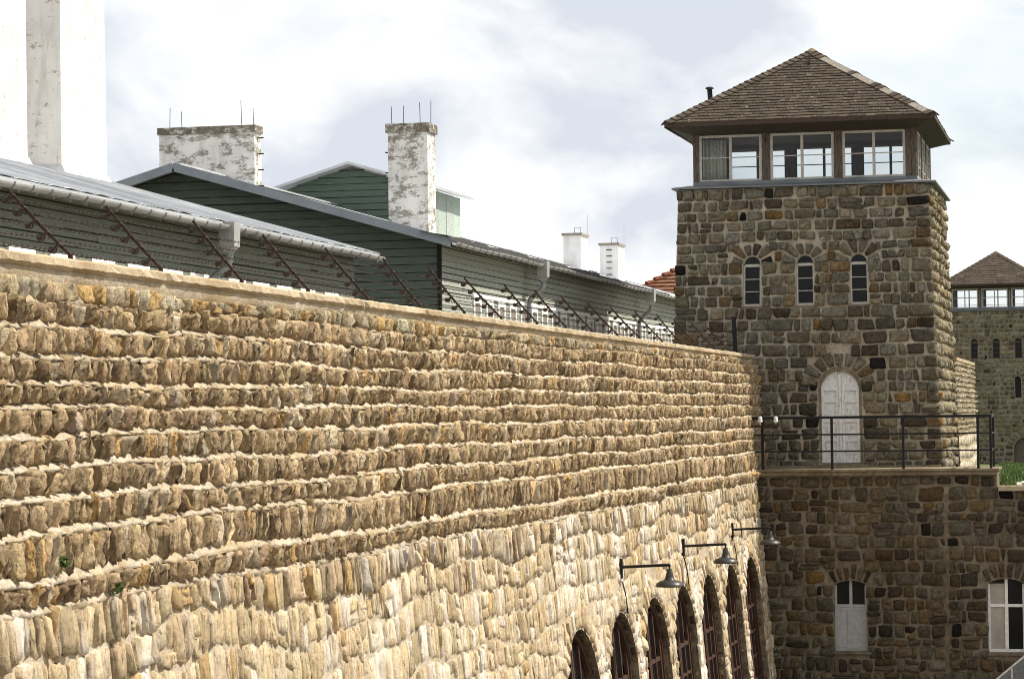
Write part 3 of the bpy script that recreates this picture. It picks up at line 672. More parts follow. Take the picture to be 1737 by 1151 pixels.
    if near:
        vp = MB().tube([(-11.05, 76.3, 16.9), (-11.09, 76.3, 17.56)], .075, 10); vp.lathe([(.12, 0), (.125, .03), (.08, .06)], (-11.09, 76.3, 17.55), 10)
        vp.build('vent_pipe', M['tar'], T, True)
        MB().bar((cx+.02, 77.6, 18.60), (cx+.02, 77.45, 18.30), .05, .05).bar((cx+.02, 77.45, 18.30), (cx+.02, 77.32, 18.34), .05, .05).build('roof_hook', M['rust'], T)
    return T, fmap, lows
T1, fmap1, lows1 = tower((0, 0, 0), 'big shaded stone watchtower with glazed wooden cabin and white arched door', 'stone watchtowers', True, 6.5, [(.95, .575, 6.60, 9.36, .46, 9, .56)])
# white arched double door
A = lows1[0]; dr = MB(); k = 16
def slab(mb, poly, d0, d1, fm=fmap1):
    n = len(poly); b = len(mb.v); mb.v += [tuple(fm(u, v, d)) for d in (d0, d1) for u, v in poly]
    mb.f += [tuple(b+i for i in reversed(range(n))), tuple(b+n+i for i in range(n))]+[(b+i, b+(i+1) % n, b+n+(i+1) % n, b+n+i) for i in range(n)]
def shrink(poly, uc, s, v0): return [(uc+(u-uc)*s, v0+(v-v0)*(1-(1-s)*.45)) for u, v in poly]
fr_ = MB(); o_ = A.outline(k); i_ = shrink(o_, A.uc, .90, A.v0)
for j in range(1, len(o_)):
    a, b, c, d_ = o_[j], o_[(j+1) % len(o_)], i_[(j+1) % len(o_)], i_[j]
    if j == len(o_)-1: b, c = (A.uc-A.hw, A.v0), (A.uc-A.hw*.90, A.v0)
    fr_.hexa([fmap1(*q, d) for d in (-.16, -.02) for q in (a, b, c, d_)])
fr_.build('door_frame', M['concrete'], T1)
for s in (-1, 1):
    half = [(u, v) for u, v in i_ if (u-A.uc)*s >= -1e-6]
    poly = [(A.uc+s*.006, A.v0+.02)]+sorted([(u, max(v, A.v0+.02)) for u, v in half], key=lambda p: p[1] if True else 0)
    ytop = max(v for u, v in poly)
    poly = poly+[(A.uc+s*.006, ytop)] if abs(poly[-1][0]-A.uc) > .01 else poly[:-1]+[(A.uc+s*.006, ytop)]
    mb = MB(); slab(mb, poly, -.13, -.09); lf = mb.build('door_leaf', M['door_paint'], T1)
    ua, ub = (A.uc+.04, A.uc+.50) if s > 0 else (A.uc-.50, A.uc-.04); W = .075
    mb = MB()
    def bx(a, b, c, e, d1=-.055): mb.hexa([fmap1(u, v, d) for d in (-.0895, d1) for u, v in ((a, c), (b, c), (b, e), (a, e))])
    bx(ua, ua+W, 6.64, 8.78); bx(ub-W, ub, 6.64, 8.78)
    for c, e in ((6.64, 6.82), (7.24, 7.34), (7.78, 7.88), (8.34, 8.44), (8.68, 8.78)): bx(ua+W, ub-W, c, e)
    for c, e in ((6.82, 7.24), (7.34, 7.78), (7.88, 8.34)): bx(ua+W+.05, ub-W-.05, c+.05, e-.05, -.07)
    mb.build('door_moulding', M['door_paint'], lf)
MB().hexa([fmap1(A.uc+u, v, d) for d in (-.10, -.03) for u, v in ((-.035, 6.63), (.035, 6.63), (.035, 9.15), (-.035, 9.15))]).build('cover_strip', M['door_paint'], T1)
MB().hexa([fmap1(A.uc+u, v, d) for d in (-.15, .25) for u, v in ((-.72, 6.50), (.72, 6.50), (.72, 6.595), (-.72, 6.595))]).build('door_step', M['concrete'], T1)
MB().box(-11.9, -4.5, 74.72, 74.99, 6.45, 6.56).build('plinth', M['concrete'], T1)
# curtain behind the left cabin window
cu = MB(); n = 34
pts = [(-11.3+.75*i/n, 75.85+.05*math.sin(i*1.3)+.02*math.sin(i*.7)) for i in range(n+1)]
for i in range(n): cu.quad((*pts[i], 14.72), (*pts[i+1], 14.72), (*pts[i+1], 16.0), (*pts[i], 16.0))
cu_o = tag(cu.build('curtain', M['curtain'], None, True), 'pale curtain hanging behind the left front cabin window of the big watchtower', 'curtain')
md = cu_o.modifiers.new('thick', 'SOLIDIFY'); md.thickness = .012
T2, fmap2, lows2 = tower((.95, 113, .36), 'distant shaded stone watchtower with a tiled roof, partly cut off behind the railing', 'stone watchtowers', False, 4.2, [(1.45, .20, 8.75, 10.25, .4, 7), (1.9, .85, 4.0, 5.98, .55, 11)])
for A in lows2:
    MB().quad(*[fmap2(u, v, -.28) for u, v in A.outline()]).build('door' if A.hw > .5 else 'slit_window', M['old_wood'] if A.hw > .5 else M['dark_glass'], T2)

# ------------------------------------------------------------------ shaded wall under the tower
bw = thing('retaining_wall', (-3, 73, 0), 'dark shaded brown stone wall under the balcony with two windows', 'wall')
def bmap(u, v, d): return u, 73.05-.012*v-d, v
bwin = [Arch(-6.90, .45, 1.50, 3.44, .42, 6, .12), Arch(-2.68, .50, 1.50, 3.50, .45, 6, .14)]
PAL_B = [(4, (.105, .083, .052)), (3, (.098, .084, .062)), (1.3, (.115, .080, .042)), (1.6, (.125, .112, .085)), (1.2, (.052, .042, .031)), (.15, (.15, .10, .04)), (.12, (.015, .014, .012))]  # darker than the tower stones, deep shade put into the colour
st = Stones(); z = 6.30; rws = []; pf = lambda u: 6.30
while z > -.2:
    h = rng.uniform(.26, .40); p = rng.uniform(0, 6); nf = (lambda u, z=z, h=h, p=p: z-h+.035*math.sin(u*1.1+p)+.02*math.sin(u*2.7+p)); rws.append((nf, pf)); pf = nf; z -= h
lay(st, rws[1:], (-9.6, -4.30), .38, PAL_B, .07, bwin, gap=.022, jit=.035, wvar=.45, k=.09, split=.2, sp=.38)
lay(st, rws[:1], (-9.6, -2.9), .42, PAL_B, .07, bwin, gap=.035, jit=.02, wvar=.3)
lay(st, rws[1:], (-4.22, 7.5), .38, PAL_B, .07, bwin, gap=.022, jit=.035, wvar=.45, k=.09, split=.2, sp=.38)
for A in bwin: A.voussoirs(st, PAL_B, .055, .03)
st.build('rubble_stones', bmap, M['tower_stone'], bw, 6, 6, .012)
mb = MB(); facade(mb, [(-10.2, -.4), (8, -.4), (8, 5.88), (-2.88, 5.88), (-2.88, 6.32), (-10.2, 6.32)], [A.outline() for A in bwin], bmap, .22)
mb.quad((-10.2, 74.9, 6.31), (-2.88, 74.9, 6.31), (-2.88, 72.98, 6.31), (-10.2, 72.98, 6.31)); mb.quad((-2.88, 72.98, 5.88), (-2.88, 74.9, 5.88), (-2.88, 74.9, 6.32), (-2.88, 72.98, 6.32))
mb.quad(*[bmap(u, v, -.6) for u, v in ((-10, .2), (8, .2), (8, 5.8), (-10, 5.8))])
mb.build('wall_core', M['base_mortar'], bw)
MB().box(-2.84, 8, 72.84, 73.38, 5.885, 6.02).build('coping', M['coping'], bw)
for A in bwin:
    uc, h_, z0 = A.uc, A.hw-.004, A.v0; zt = A.vs; f = MB(); d0, d1 = -.19, -.11
    def strip(a, b, c, e, x0=d0, x1=d1): f.hexa([bmap(u, v, d) for d in (x0, x1) for u, v in ((a, c), (b, c), (b, e), (a, e))])
    w = .065; ztr = z0+(zt-z0)*.68
    strip(uc-h_, uc-h_+w, z0, zt); strip(uc+h_-w, uc+h_, z0, zt); strip(uc-h_+w, uc+h_-w, z0, z0+.08); strip(uc-h_+w, uc+h_-w, ztr-.04, ztr+.04); strip(uc-.045, uc+.045, z0+.08, ztr-.04, d0, d1+.008); strip(uc-.04, uc+.04, ztr+.04, A.top-.01)
    fo = f.build('window', M['white_paint'] if uc > -4 else M['shutter'], bw)
    MB().quad(*[bmap(u, v, -.15) for u, v in A.outline()]).build('pane', M['dark_glass'], fo)
    MB().hexa([bmap(u, v, d) for d in (-.2, .06) for u, v in ((uc-h_-.14, z0-.08), (uc+h_+.14, z0-.08), (uc+h_+.14, z0-.005), (uc-h_-.14, z0-.005))]).build('window_sill', M['base_mortar'], fo)
    if uc < -4:
        for s in (-1, 1):
            a, b = (uc-h_+w, uc-.046) if s < 0 else (uc+.046, uc+h_-w); mb = MB()
            for (p0, p1, c, e, x1) in ((a, b, z0+.085, ztr-.045, -.125), (a, a+.05, z0+.085, ztr-.045, -.105), (b-.05, b, z0+.085, ztr-.045, -.105), (a+.05, b-.05, z0+.085, z0+.16, -.105), (a+.05, b-.05, ztr-.11, ztr-.045, -.105)):
                mb.hexa([bmap(u, v, d) for d in (-.145, x1) for u, v in ((p0, c), (p1, c), (p1, e), (p0, e))])
            mb.build('shutter', M['shutter'], fo)
    else:
        mb = MB(); mb.quad(*[bmap(u, v, -.149) for u, v in ((uc-h_+w, z0+.08), (uc-.045, z0+.08), (uc-.045, A.vs), (uc-h_+w, A.vs))]); mb.build('blind', M['blind'], fo)

# balcony slab and its railing
bal = thing('balcony', (-6, 73, 6.3), 'long weathered concrete balcony slab in front of the white arched tower door', 'balcony')
MB().box(-9.8, -2.86, 72.80, 74.98, 6.33, 6.445).build('slab', M['concrete'], bal)
MB().box(-9.8, -2.80, 72.72, 74.98, 6.449, 6.505).build('slab_top', M['concrete'], bal)
rl = thing('balcony_railing', (-6, 72.9, 6.5), 'black iron railing with three horizontal bars along the balcony slab', 'railing')
for x in (-9.25, -7.33, -5.38, -3.36, -3.02): MB().bar((x, 72.85, 6.49), (x, 72.85, 7.93), .07, .07, (0, 1, 0)).build('post', M['iron'], rl)
MB().bar((-3.02, 74.7, 6.49), (-3.02, 74.7, 7.93), .06, .06, (0, 1, 0)).build('post', M['iron'], rl)
for z, t in ((7.93, .075), (7.46, .045), (7.0, .045)):
    MB().bar((-9.6, 72.85, z), (-2.99, 72.85, z), t, t).build('rail', M['iron'], rl); MB().bar((-3.02, 72.89, z), (-3.02, 74.74, z), t, t).build('rail', M['iron'], rl)

# lit rubble on the coping edge beside the balcony
for i in range(7):
    c = Vector((-2.35+i*.16+random.uniform(-.05, .05), 73.62+random.uniform(-.1, .2), 6.02)); r_ = random.uniform(.07, .15); mb = MB(); b = []
    for k in range(5):
        for j in range(7): b.append(c+Vector((math.cos(j*.9)*r_*math.sin((k+.4)*.62)*random.uniform(.8, 1.2), math.sin(j*.9)*r_*math.sin((k+.4)*.62)*random.uniform(.8, 1.2), r_*.8*math.cos((k+.4)*.62)*random.uniform(.9, 1.1))))
    mb.v = [tuple(p) for p in b]; mb.f = [(k*7+j, k*7+(j+1) % 7, (k+1)*7+(j+1) % 7, (k+1)*7+j) for k in range(4) for j in range(7)]+[tuple(range(7))]
    tag(mb.build('rock', M['rock']), 'pale sunlit rock in the loose heap on the grass edge beside the balcony', 'rock', 'pale rocks beside the balcony')

# insulator bracket fixed to the end of the long wall
ib = thing('insulator_bracket', (-9.65, 72.6, 7.7), 'rusty horizontal bracket with two white porcelain insulators at the end of the long wall', 'bracket')
MB().bar((-9.75, 72.5, 7.70), (-8.72, 72.5, 7.74), .07, .06).build('arm', M['rust'], ib)
for x in (-9.26, -8.83):
    MB().lathe([(.018, 0), (.018, .06), (.06, .065), (.075, .10), (.05, .13), (.06, .17), (.05, .21), (.02, .23)], (x, 72.5, 7.75), 12).build('insulator', M['porcelain'], ib, True)
sp = tag(MB().bar((-10.15, 74.2, 9.72), (-10.19, 74.2, 10.8), .11, .09, (0, 1, 0)).bar((-10.22, 74.2, 10.45), (-10.12, 74.2, 10.45), .16, .12).build('iron_post', M['iron']), 'short thick dark iron post on the wall coping in front of the watchtower', 'post')

# ------------------------------------------------------------------ electric fence on the coping
FY = [21.7, 24.43, 26.98, 29.72, 32.39, 35.21, 38.07, 40.86, 43.5, 46.4, 49.01, 51.63, 54.46, 57.17, 60.17, 62.95, 65.75, 68.6, 71.47]; NF = len(FY)
def ins_pos(k): f_ = .16+.187*k; return Vector((-9.93-.60*f_-.085, 0, 9.80+.70*f_-.055))
proto = thing('fence_post', (-9.93, FY[0], 9.72), 'x', 'fence post', 'inclined electric fence posts along the long wall')
y_ = FY[0]; pm = MB(); pm.bar((-9.93, y_, 9.70), (-9.935, y_, 9.80), .045, .03, (0, 1, 0)); pm.bar((-9.93, y_, 9.785), (-10.26, y_+.008, 10.15), .03, .016, (0, 1, 0)); pm.bar((-10.258, y_+.008, 10.148), (-10.54, y_-.012, 10.50), .03, .016, (0, 1, 0)); pm.bar((-9.945, y_+.014, 9.785), (-10.545, y_+.01, 10.49), .012, .03, (0, 1, 0))
pm.build('arm', M['rust'], proto)
for k in range(5):
    p = ins_pos(k); im = MB(); q = Vector((-9.93-.60*(.16+.187*k), y_, 9.80+.70*(.16+.187*k))); c = Vector((p.x, y_, p.z))
    im.bar(q+Vector((0, -.03, 0)), c+Vector((-.02, -.03, -.015)), .022, .022); im.bar(q+Vector((0, .03, 0)), c+Vector((-.02, .03, -.015)), .022, .022)
    im.lathe([(.016, -.048), (.036, -.044), (.036, -.022), (.018, -.01), (.018, .01), (.036, .022), (.036, .044), (.016, .048)], c, 10, (0, 1, 0)); im.build('insulator', M['insulator'], proto)
LAB = ['', 'leftmost rusty fence post, over the white window strips of the near barrack', 'second rusty fence post from the left, between two white window strips', 'rusty fence post crossing the downpipe of the near barrack', 'rusty fence post just right of the downpipe of the near barrack', 'rusty fence post under the far part of the near barrack gutter', 'rusty fence post just right of the near barrack, against the dark green gable', 'rusty fence post crossing the right corner of the dark green gable', 'rusty fence post over the first white windows of the farther barrack', 'rusty fence post ending at the foot of the first downpipe of the farther barrack', 'rusty fence post just right of the first downpipe of the farther barrack', 'second rusty fence post right of the first downpipe of the farther barrack', 'third rusty fence post right of the first downpipe of the farther barrack', 'rusty fence post just left of the second downpipe of the farther barrack', 'rusty fence post crossing the second downpipe of the farther barrack', 'rusty fence post at the left edge of the big watchtower', 'dim fence post before the big watchtower, left of the thick iron post', 'dim fence post before the big watchtower, nearest to the thick iron post', 'last dim fence post at the tower end of the wall coping']
posts = []
for k in range(1, NF):
    o = proto if k == 1 else copy_tree(proto); posts.append(o)
for k, o in zip(range(1, NF), posts):
    o.location = (-9.93, FY[k], 9.72); o.rotation_euler = (R(random.uniform(-3, 3)), R(random.uniform(-3, 3)), R(random.uniform(-5, 5)))
    o['label'] = LAB[k]
WN = ['lowest', 'second lowest', 'middle', 'second highest', 'topmost']
for k in range(5):
    p = ins_pos(k); wm = MB(); pts = []
    for j in range(-2, NF+1):
        ya = FY[j] if 0 <= j < NF else (FY[0]+2.73*j if j < 0 else FY[-1]+2.8*(j-NF+1))
        for q in range(6):
            s = q/6; yn = FY[j+1] if 0 <= j < NF-1 else ya+2.73
            pts.append((p.x, ya+(yn-ya)*s, p.z-.018*(4*s*(1-s))*(1+.6*math.sin(j*1.7+k))))
    pts = [q for q in pts if q[1] < 74.9]; wm.tube(pts, .0042, 4, False)
    yb = 17.
    while yb < 74.5:
        i = max(0, min(len(pts)-2, int(np.searchsorted([q[1] for q in pts], yb))-1)); a, b = Vector(pts[i]), Vector(pts[i+1]); c = a.lerp(b, (yb-a.y)/(b.y-a.y))
        d_ = Vector((random.uniform(-1, 1), random.uniform(-.3, .3), random.uniform(-1, 1))).normalized()*.02; wm.bar(c-d_, c+d_, .006, .006); d2 = Vector((-d_.z, .008, d_.x)); wm.bar(c-d2, c+d2, .006, .006); yb += random.uniform(.11, .16)
    tag(wm.build('barbed_wire', M['wire']), f'{WN[k]} barbed wire strung along the leaning fence posts on the long wall', 'barbed wire', 'barbed wires of the fence')

# ------------------------------------------------------------------ yard lamps on the long wall
LY = [51.1, 58.95, 67.0]
LL = ['wall lamp with a bell shade on a long arm, nearest and largest of the three', 'wall lamp with a bell shade on a long arm, middle of the three', 'wall lamp with a bell shade on a long arm, farthest, beside the dark stone wall']
for y_, lb in zip(LY, LL):
    za = 5.12; wx = wall_x(za)+.03; tp = thing('wall_lamp', (wx, y_, za), lb, 'lamp', 'yard lamps on the long wall')
    MB().bar((wx+.02, y_, za-.22), (wx+.02, y_, za+.17), .06, .05, (0, 1, 0)).build('wall_plate', M['iron'], tp)
    ex = wx+.98; MB().tube([(wx+.02, y_, za), (ex, y_, za+.045)], .03, 8).tube([(ex-.03, y_, za+.05), (ex, y_, za+.04), (ex, y_, za-.06)], .032, 8).build('arm', M['iron'], tp)
    sh = MB().lathe([(.034, .0), (.05, -.02), (.075, -.13), (.10, -.205), (.13, -.225), (.20, -.245), (.25, -.275), (.28, -.325), (.285, -.35), (.27, -.35), (.265, -.32), (.24, -.285), (.19, -.26), (.12, -.235), (.03, -.20)], (ex, y_, za-.03), 24).build('lamp_shade', M['lamp_metal'], tp, True)
    MB().lathe([(.02, 0), (.035, -.03), (.05, -.07), (.04, -.11), (.01, -.125)], (ex, y_, za-.245), 12).build('bulb', M['bulb'], sh, True)
    MB().tube([(wx+.015, y_+.03, za-.2), (wall_x(4.6)+.07, y_+.08, 4.6), (wall_x(4.2)+.07, y_+.16, 4.2)], .014, 5).build('cable', M['iron'], tp)

# ------------------------------------------------------------------ wooden barracks
def siding(mb, cols, mapf, v0, v1, ur, pal, bh=.15, lap=.022, seg=3.5):
    v = v0
    while v < v1-.01:
        t = min(v+bh, v1); (a0, b0), (a1, b1) = ur(v), ur(t)
        if b0-a0 > .1:
            k = max(1, int((b0-a0)/seg)); cut = sorted([rng.uniform(.05, .95) for _ in range(k-1)]); cut = [0]+cut+[1]
            mb.quad(mapf(a0, v-.004, .0), mapf(b0, v-.004, .0), mapf(b0, v+.03, .0), mapf(a0, v+.03, .0)); cols += [np.array((.014, .016, .014))]*4  # near-black strip paints the shade in the groove under each board
            for s0, s1 in zip(cut[:-1], cut[1:]):
                c = pick(pal)*.4+.6*np.array(pal[0][1]); dz = rng.normal(0, .006); dl = lap*rng.uniform(.7, 1.35)
                v_ = v+.016; p = [(a0+(b0-a0)*s0, v_+dz, dl), (a0+(b0-a0)*s1-.003, v_+dz, dl), (a1+(b1-a1)*s1-.003, t, .006), (a1+(b1-a1)*s0, t, .006)]
                mb.quad(*[mapf(*q) for q in p]); mb.quad(*[mapf(*q) for q in ((p[0][0], v_+dz, -.01), (p[1][0], v_+dz, -.01), p[1], p[0])]); cols += [c]*8
        v += bh
GREEN = [(3, (0.079, 0.101, 0.080)), (2, (0.089, 0.110, 0.090)), (1, (0.070, 0.090, 0.072))]
GREY = [(3, (.17, .182, .145)), (2, (.19, .20, .165)), (1, (.15, .16, .13)), (.3, (.25, .25, .21))]
PALE = [(3, (.31, .33, .28)), (2, (.34, .355, .305)), (1, (.27, .29, .245)), (.3, (.40, .40, .35))]
def gutter(B, y0, y1, xe, ze, step):
    g = MB(); k = 9; ys = np.arange(y0, y1, .9)
    prof = [(.075*math.cos(math.pi+math.pi*i/k), .075*math.sin(math.pi+math.pi*i/k)) for i in range(k+1)]
    r1 = [(xe+a, z_) for a, z_ in prof]; r2 = [(xe+a*.88, z_*.88+.004) for a, z_ in prof][::-1]; loop = r1+r2; n = len(loop)
    V = np.array([[(a, y, ze+b+.012*math.sin(y*.9)) for a, b in loop] for y in list(ys)+[y1]]).reshape(-1, 3); m = len(ys)+1
    F = [(i*n+j, i*n+(j+1) % n, (i+1)*n+(j+1) % n, (i+1)*n+j) for i in range(m-1) for j in range(n)]
    g.arr(V, F); g.f += [tuple(range(n)), tuple(range((m-1)*n, m*n))[::-1]]; go = g.build('gutter', M['gutter'], B, False)
    pr = MB(); y = y0+.3; b_ = [(xe+.085*math.cos(math.pi+math.pi*i/8), y, ze+.085*math.sin(math.pi+math.pi*i/8)) for i in range(9)]
    for i in range(8): pr.bar(b_[i], b_[i+1], .03, .012, (0, 1, 0))
    first = pr.build('gutter_bracket', M['pipe'], go); cnt = 0
    while y+step < y1-.1 and cnt < 96:
        y += step; cnt += 1; c = first.copy(); COL.objects.link(c); c.parent = go; c.location.y = y-y0-.3
    return go
def downpipe(B, y, xe, ze, xw, zb):
    d = MB(); pts = [(xe, y, ze-.40), (xe, y, ze-.52), (xe-.03, y, ze-.62), (xe-.12, y, ze-.70), (xw+.26, y-.02, ze-.80), (xw+.14, y-.03, ze-.90), (xw+.11, y-.03, ze-1.02), (xw+.11, y-.03, zb)]
    d.tube(pts, .062, 10); do = d.build('downpipe', M['pipe'], B, True)
    h = MB(); h.hexa([(xe-.13, y-.15, ze-.32), (xe+.13, y-.15, ze-.32), (xe+.13, y+.15, ze-.32), (xe-.13, y+.15, ze-.32), (xe-.15, y-.17, ze+.10), (xe+.14, y-.17, ze+.10), (xe+.14, y+.17, ze+.10), (xe-.15, y+.17, ze+.10)])
    h.hexa([(xe-.06, y-.06, ze-.42), (xe+.06, y-.06, ze-.42), (xe+.06, y+.06, ze-.42), (xe-.06, y+.06, ze-.42), (xe-.12, y-.14, ze-.325), (xe+.12, y-.14, ze-.325), (xe+.12, y+.14, ze-.325), (xe-.12, y+.14, ze-.325)])
    h.build('rain_hopper', M['gutter'], do)
def barrack(name, lbl, y0, y1, ze, k_, oy0, oy1, gab, pal_side, bh, seams):
    XW, XE, XR = -15.0, -14.56, -21.3; XL = 2*XR-XE; XWL = 2*XR-XW; zr_ = ze+k_*(XE-XR); zg = 8.6
    B = thing('barrack', (XR, (y0+y1)/2, zg), lbl, 'barrack', 'wooden barracks')
    zw = ze+k_*(XE-XW)-.02
    mb = MB(); cl = []; siding(mb, cl, lambda u, v, d: (XW+d, u, v), zg, zw-.0, lambda v: (y0, y1), pal_side, bh); mb.build('side_wall', M['siding'], B, cols=np.array(cl))
    zap = ze+k_*(XE-XR)-.04
    ur = lambda v: (max(XWL, XR-(zap-v)/k_), min(XW, XR+(zap-v)/k_)) if zap-v > 0 else (XR, XR)
    mb = MB(); cl = []; siding(mb, cl, lambda u, v, d: (u, y0-d, v), zg, zap, ur, gab, .19, .024, 4.5)
    mb.build('gable_wall', M['siding'], B, cols=np.array(cl))
    cb = MB(); cb.quad(*[(x, y1, z_) for x, z_ in ((XWL, zg), (XW, zg), (XW, zw), (XR, zap), (XWL, zw))]); cb.quad((XWL, y0, zg), (XWL, y1, zg), (XWL, y1, zw), (XWL, y0, zw)); cb.bar((XW-.02, y0-.005, zg), (XW-.02, y0-.005, zw), .09, .09, (0, 1, 0)); cb.build('back_wall', M['dark'], B)
    # roof sheet with standing seams
    rm = MB(); t = .07
    for xa, xb in ((XE, XR), (XL, XR)):
        s = -1 if xa == XE else 1
        rm.hexa([(xa, y0-oy0, ze), (xb, y0-oy0, zr_), (xb, y1+oy1, zr_), (xa, y1+oy1, ze), (xa, y0-oy0, ze+t), (xb, y0-oy0, zr_+t), (xb, y1+oy1, zr_+t), (xa, y1+oy1, ze+t)])
    if seams:
        sh = MB(); sc = []; y = y0-oy0+.02
        while y < y1+oy1:
            ye = min(y+.60, y1+oy1); n_ = 3; brk = sorted([0, 1]+[random.uniform(.2, .8) for _ in range(2)])
            for a_, b_ in zip(brk[:-1], brk[1:]):
                P = lambda f, yy, dz: (XE-.01+(XR-XE)*f, yy, ze+t+.006+dz+(zr_-ze)*f); w_ = random.uniform(-.012, .014)
                sh.quad(P(a_, y, .010), P(a_, (y+ye)/2, .014+w_), P(b_, (y+ye)/2, .004+w_), P(b_, y, .0)); sh.quad(P(a_, (y+ye)/2, .014+w_), P(a_, ye, .010), P(b_, ye, 0), P(b_, (y+ye)/2, .004+w_))
                sc += [np.array((.62, .635, .66))*random.choice((.5, .7, .95, 1.1, 1.3))]*8
            y = ye
        sheets = (sh, sc)
        y = y0-oy0+.02
        while y < y1+oy1:
            rm.bar((XE+.01, y, ze+t+.012), (XR, y, zr_+t+.012), .035, .034, (0, 0, 1)); y += .60
    rm.bar((XR, y0-oy0, zr_+t+.01), (XR, y1+oy1, zr_+t+.01), .30, .04)
    ro = rm.build('roof', M['zinc'], B)
    if seams: sheets[0].build('roof_sheets', M['zinc_sheet'], ro, cols=np.array(sheets[1]))
    # rake flashing
    for yy in (y0-oy0-.03, y1+oy1+.03):
        for xa in (XE-.02, XL):
            MB().bar((xa, yy, ze+.0), (XR, yy, zr_+.0), .06, .20, (0, 0, 1)).build('rake_flashing', M['flashing'], ro)
    # rafters under the eave
    y = y0+.2; rp = MB(); rp.bar((XE-.02, y, ze-.055), (XW, y, ze+k_*(XE-XW)-.055), .07, .09); rf = rp.build('rafter', M['gutter'] if seams else M['old_wood'], ro); c_ = 0
    stp = max(.62, (y1-y0)/98)
    while y+stp < y1: y += stp; c = rf.copy(); COL.objects.link(c); c.parent = ro; c.location.y = y-y0-.2
    MB().box(XW-.01, XW+.03, y0, y1, zw-.05, zw+.04).build('eave_board', M['dark'], B)
    gutter(B, y0-oy0+.03 if oy0 < .6 else y0-oy0, y1+oy1, XE+.06, ze+.0, .66)
    return B, ro, (XW, XE, XR, ze, k_, zr_)
def chimney(ro, x0, x1, y0, y1, zb, zt, mat, taper=.0, label=None):
    mb = MB(); t = taper; seg = 7
    for i in range(seg):
        a, b = i/seg, (i+1)/seg; j = [rng.normal(0, .006) for _ in range(4)]
        za, zc = zb+(zt-zb)*a, zb+(zt-zb)*b; q0, q1 = t*a, t*b
        P = [(x0+q0, y0+q0, za), (x1-q0, y0+q0, za), (x1-q0, y1-q0, za), (x0+q0, y1-q0, za), (x0+q1, y0+q1, zc), (x1-q1, y0+q1, zc), (x1-q1, y1-q1, zc), (x0+q1, y1-q1, zc)]
        b_ = len(mb.v); mb.v += P
        for q in ((0, 1, 5, 4), (1, 2, 6, 5), (2, 3, 7, 6), (3, 0, 4, 7)): mb.f.append(tuple(b_+i_ for i_ in q))
        if i == seg-1: mb.f.append((b_+4, b_+5, b_+6, b_+7))
    return tag(mb.build('chimney', mat, ro), label)

B1, ro1, g1 = barrack('b', 'near grey green wooden barrack with pale metal roof and two tall white chimneys', 27.0, 52.1, 11.41, .2827, .45, .40, GREEN, GREY, .125, True)
downpipe(B1, 42.76, -14.5, 11.38, -15, 8.7)
for ya in (30.0, 31.5, 33.0, 34.5, 36.0, 37.63, 39.15, 40.73, 42.05, 44.03, 45.4, 46.8, 48.3, 49.9):
    f = MB(); yb = ya+.95
    for a in (((ya, yb, 10.50, 10.60)), ((ya, ya+.08, 9.3, 10.5)), ((yb-.08, yb, 9.3, 10.5)), ((ya+.40, ya+.48, 9.3, 10.5)), ((ya, yb, 9.2, 9.3))): f.box(-15.03, -14.955, *a)
    fo = f.build('window', M['white_paint'], B1); MB().quad((-14.97, ya+.08, 9.3), (-14.97, yb-.08, 9.3), (-14.97, yb-.08, 10.5), (-14.97, ya+.08, 10.5)).build('pane', M['dark_glass'], fo)
chimney(ro1, -20.95, -20.0, 44.6, 47.06, 12.5, 17.2, M['plaster_clean'], .02)
c2 = chimney(ro1, -20.95, -20.0, 48.75, 51.18, 12.5, 17.0, M['plaster_clean'], .03, 'tall plastered chimney with a grey brown stained front face')
for (ya, yb) in ((44.6, 47.06), (48.75, 51.18)):
    fl = MB(); fl.hexa([(-21.05, ya-.1, 12.9), (-19.80, ya-.1, 12.8), (-19.80, yb+.08, 12.8), (-21.05, yb+.08, 12.9), (-20.97, ya-.02, 13.22), (-19.98, ya-.02, 13.16), (-19.98, yb+.02, 13.16), (-20.97, yb+.02, 13.22)]); fl.build('chimney_flashing', M['zinc'], ro1)

B2, ro2, g2 = barrack('b', 'farther long green barrack with dark gable, peeling chimneys and a row of white windows', 59.4, 116, 12.10, .289, .62, .3, GREEN, PALE, .15, False)
for y_ in (68.6, 85.7): downpipe(B2, y_, -14.5, 12.08, -15, 8.7)
y = 62.5; f = MB(); f.box(-15.02, -14.93, 62.4, 115.5, 11.0, 11.09); f.build('window_head_board', M['white_paint'], B2)
i = 0
while y < 114:
    f = MB(); ya, yb = y, y+.80
    for a in ((ya, ya+.12, 9.4, 10.995), (yb-.12, yb, 9.4, 10.995), (ya+.12, yb-.12, 10.86, 10.995), (ya+.12, yb-.12, 9.4, 9.5), (ya+.12, yb-.12, 10.18, 10.24)): f.box(-15.02, -14.945, *a)
    fo = f.build('window', M['white_paint'], B2); MB().quad((-14.975, ya+.12, 9.5), (-14.975, yb-.12, 9.5), (-14.975, yb-.12, 10.86), (-14.975, ya+.12, 10.86)).build('pane', M['white_pane'], fo)
    y += 1.33; i += 1
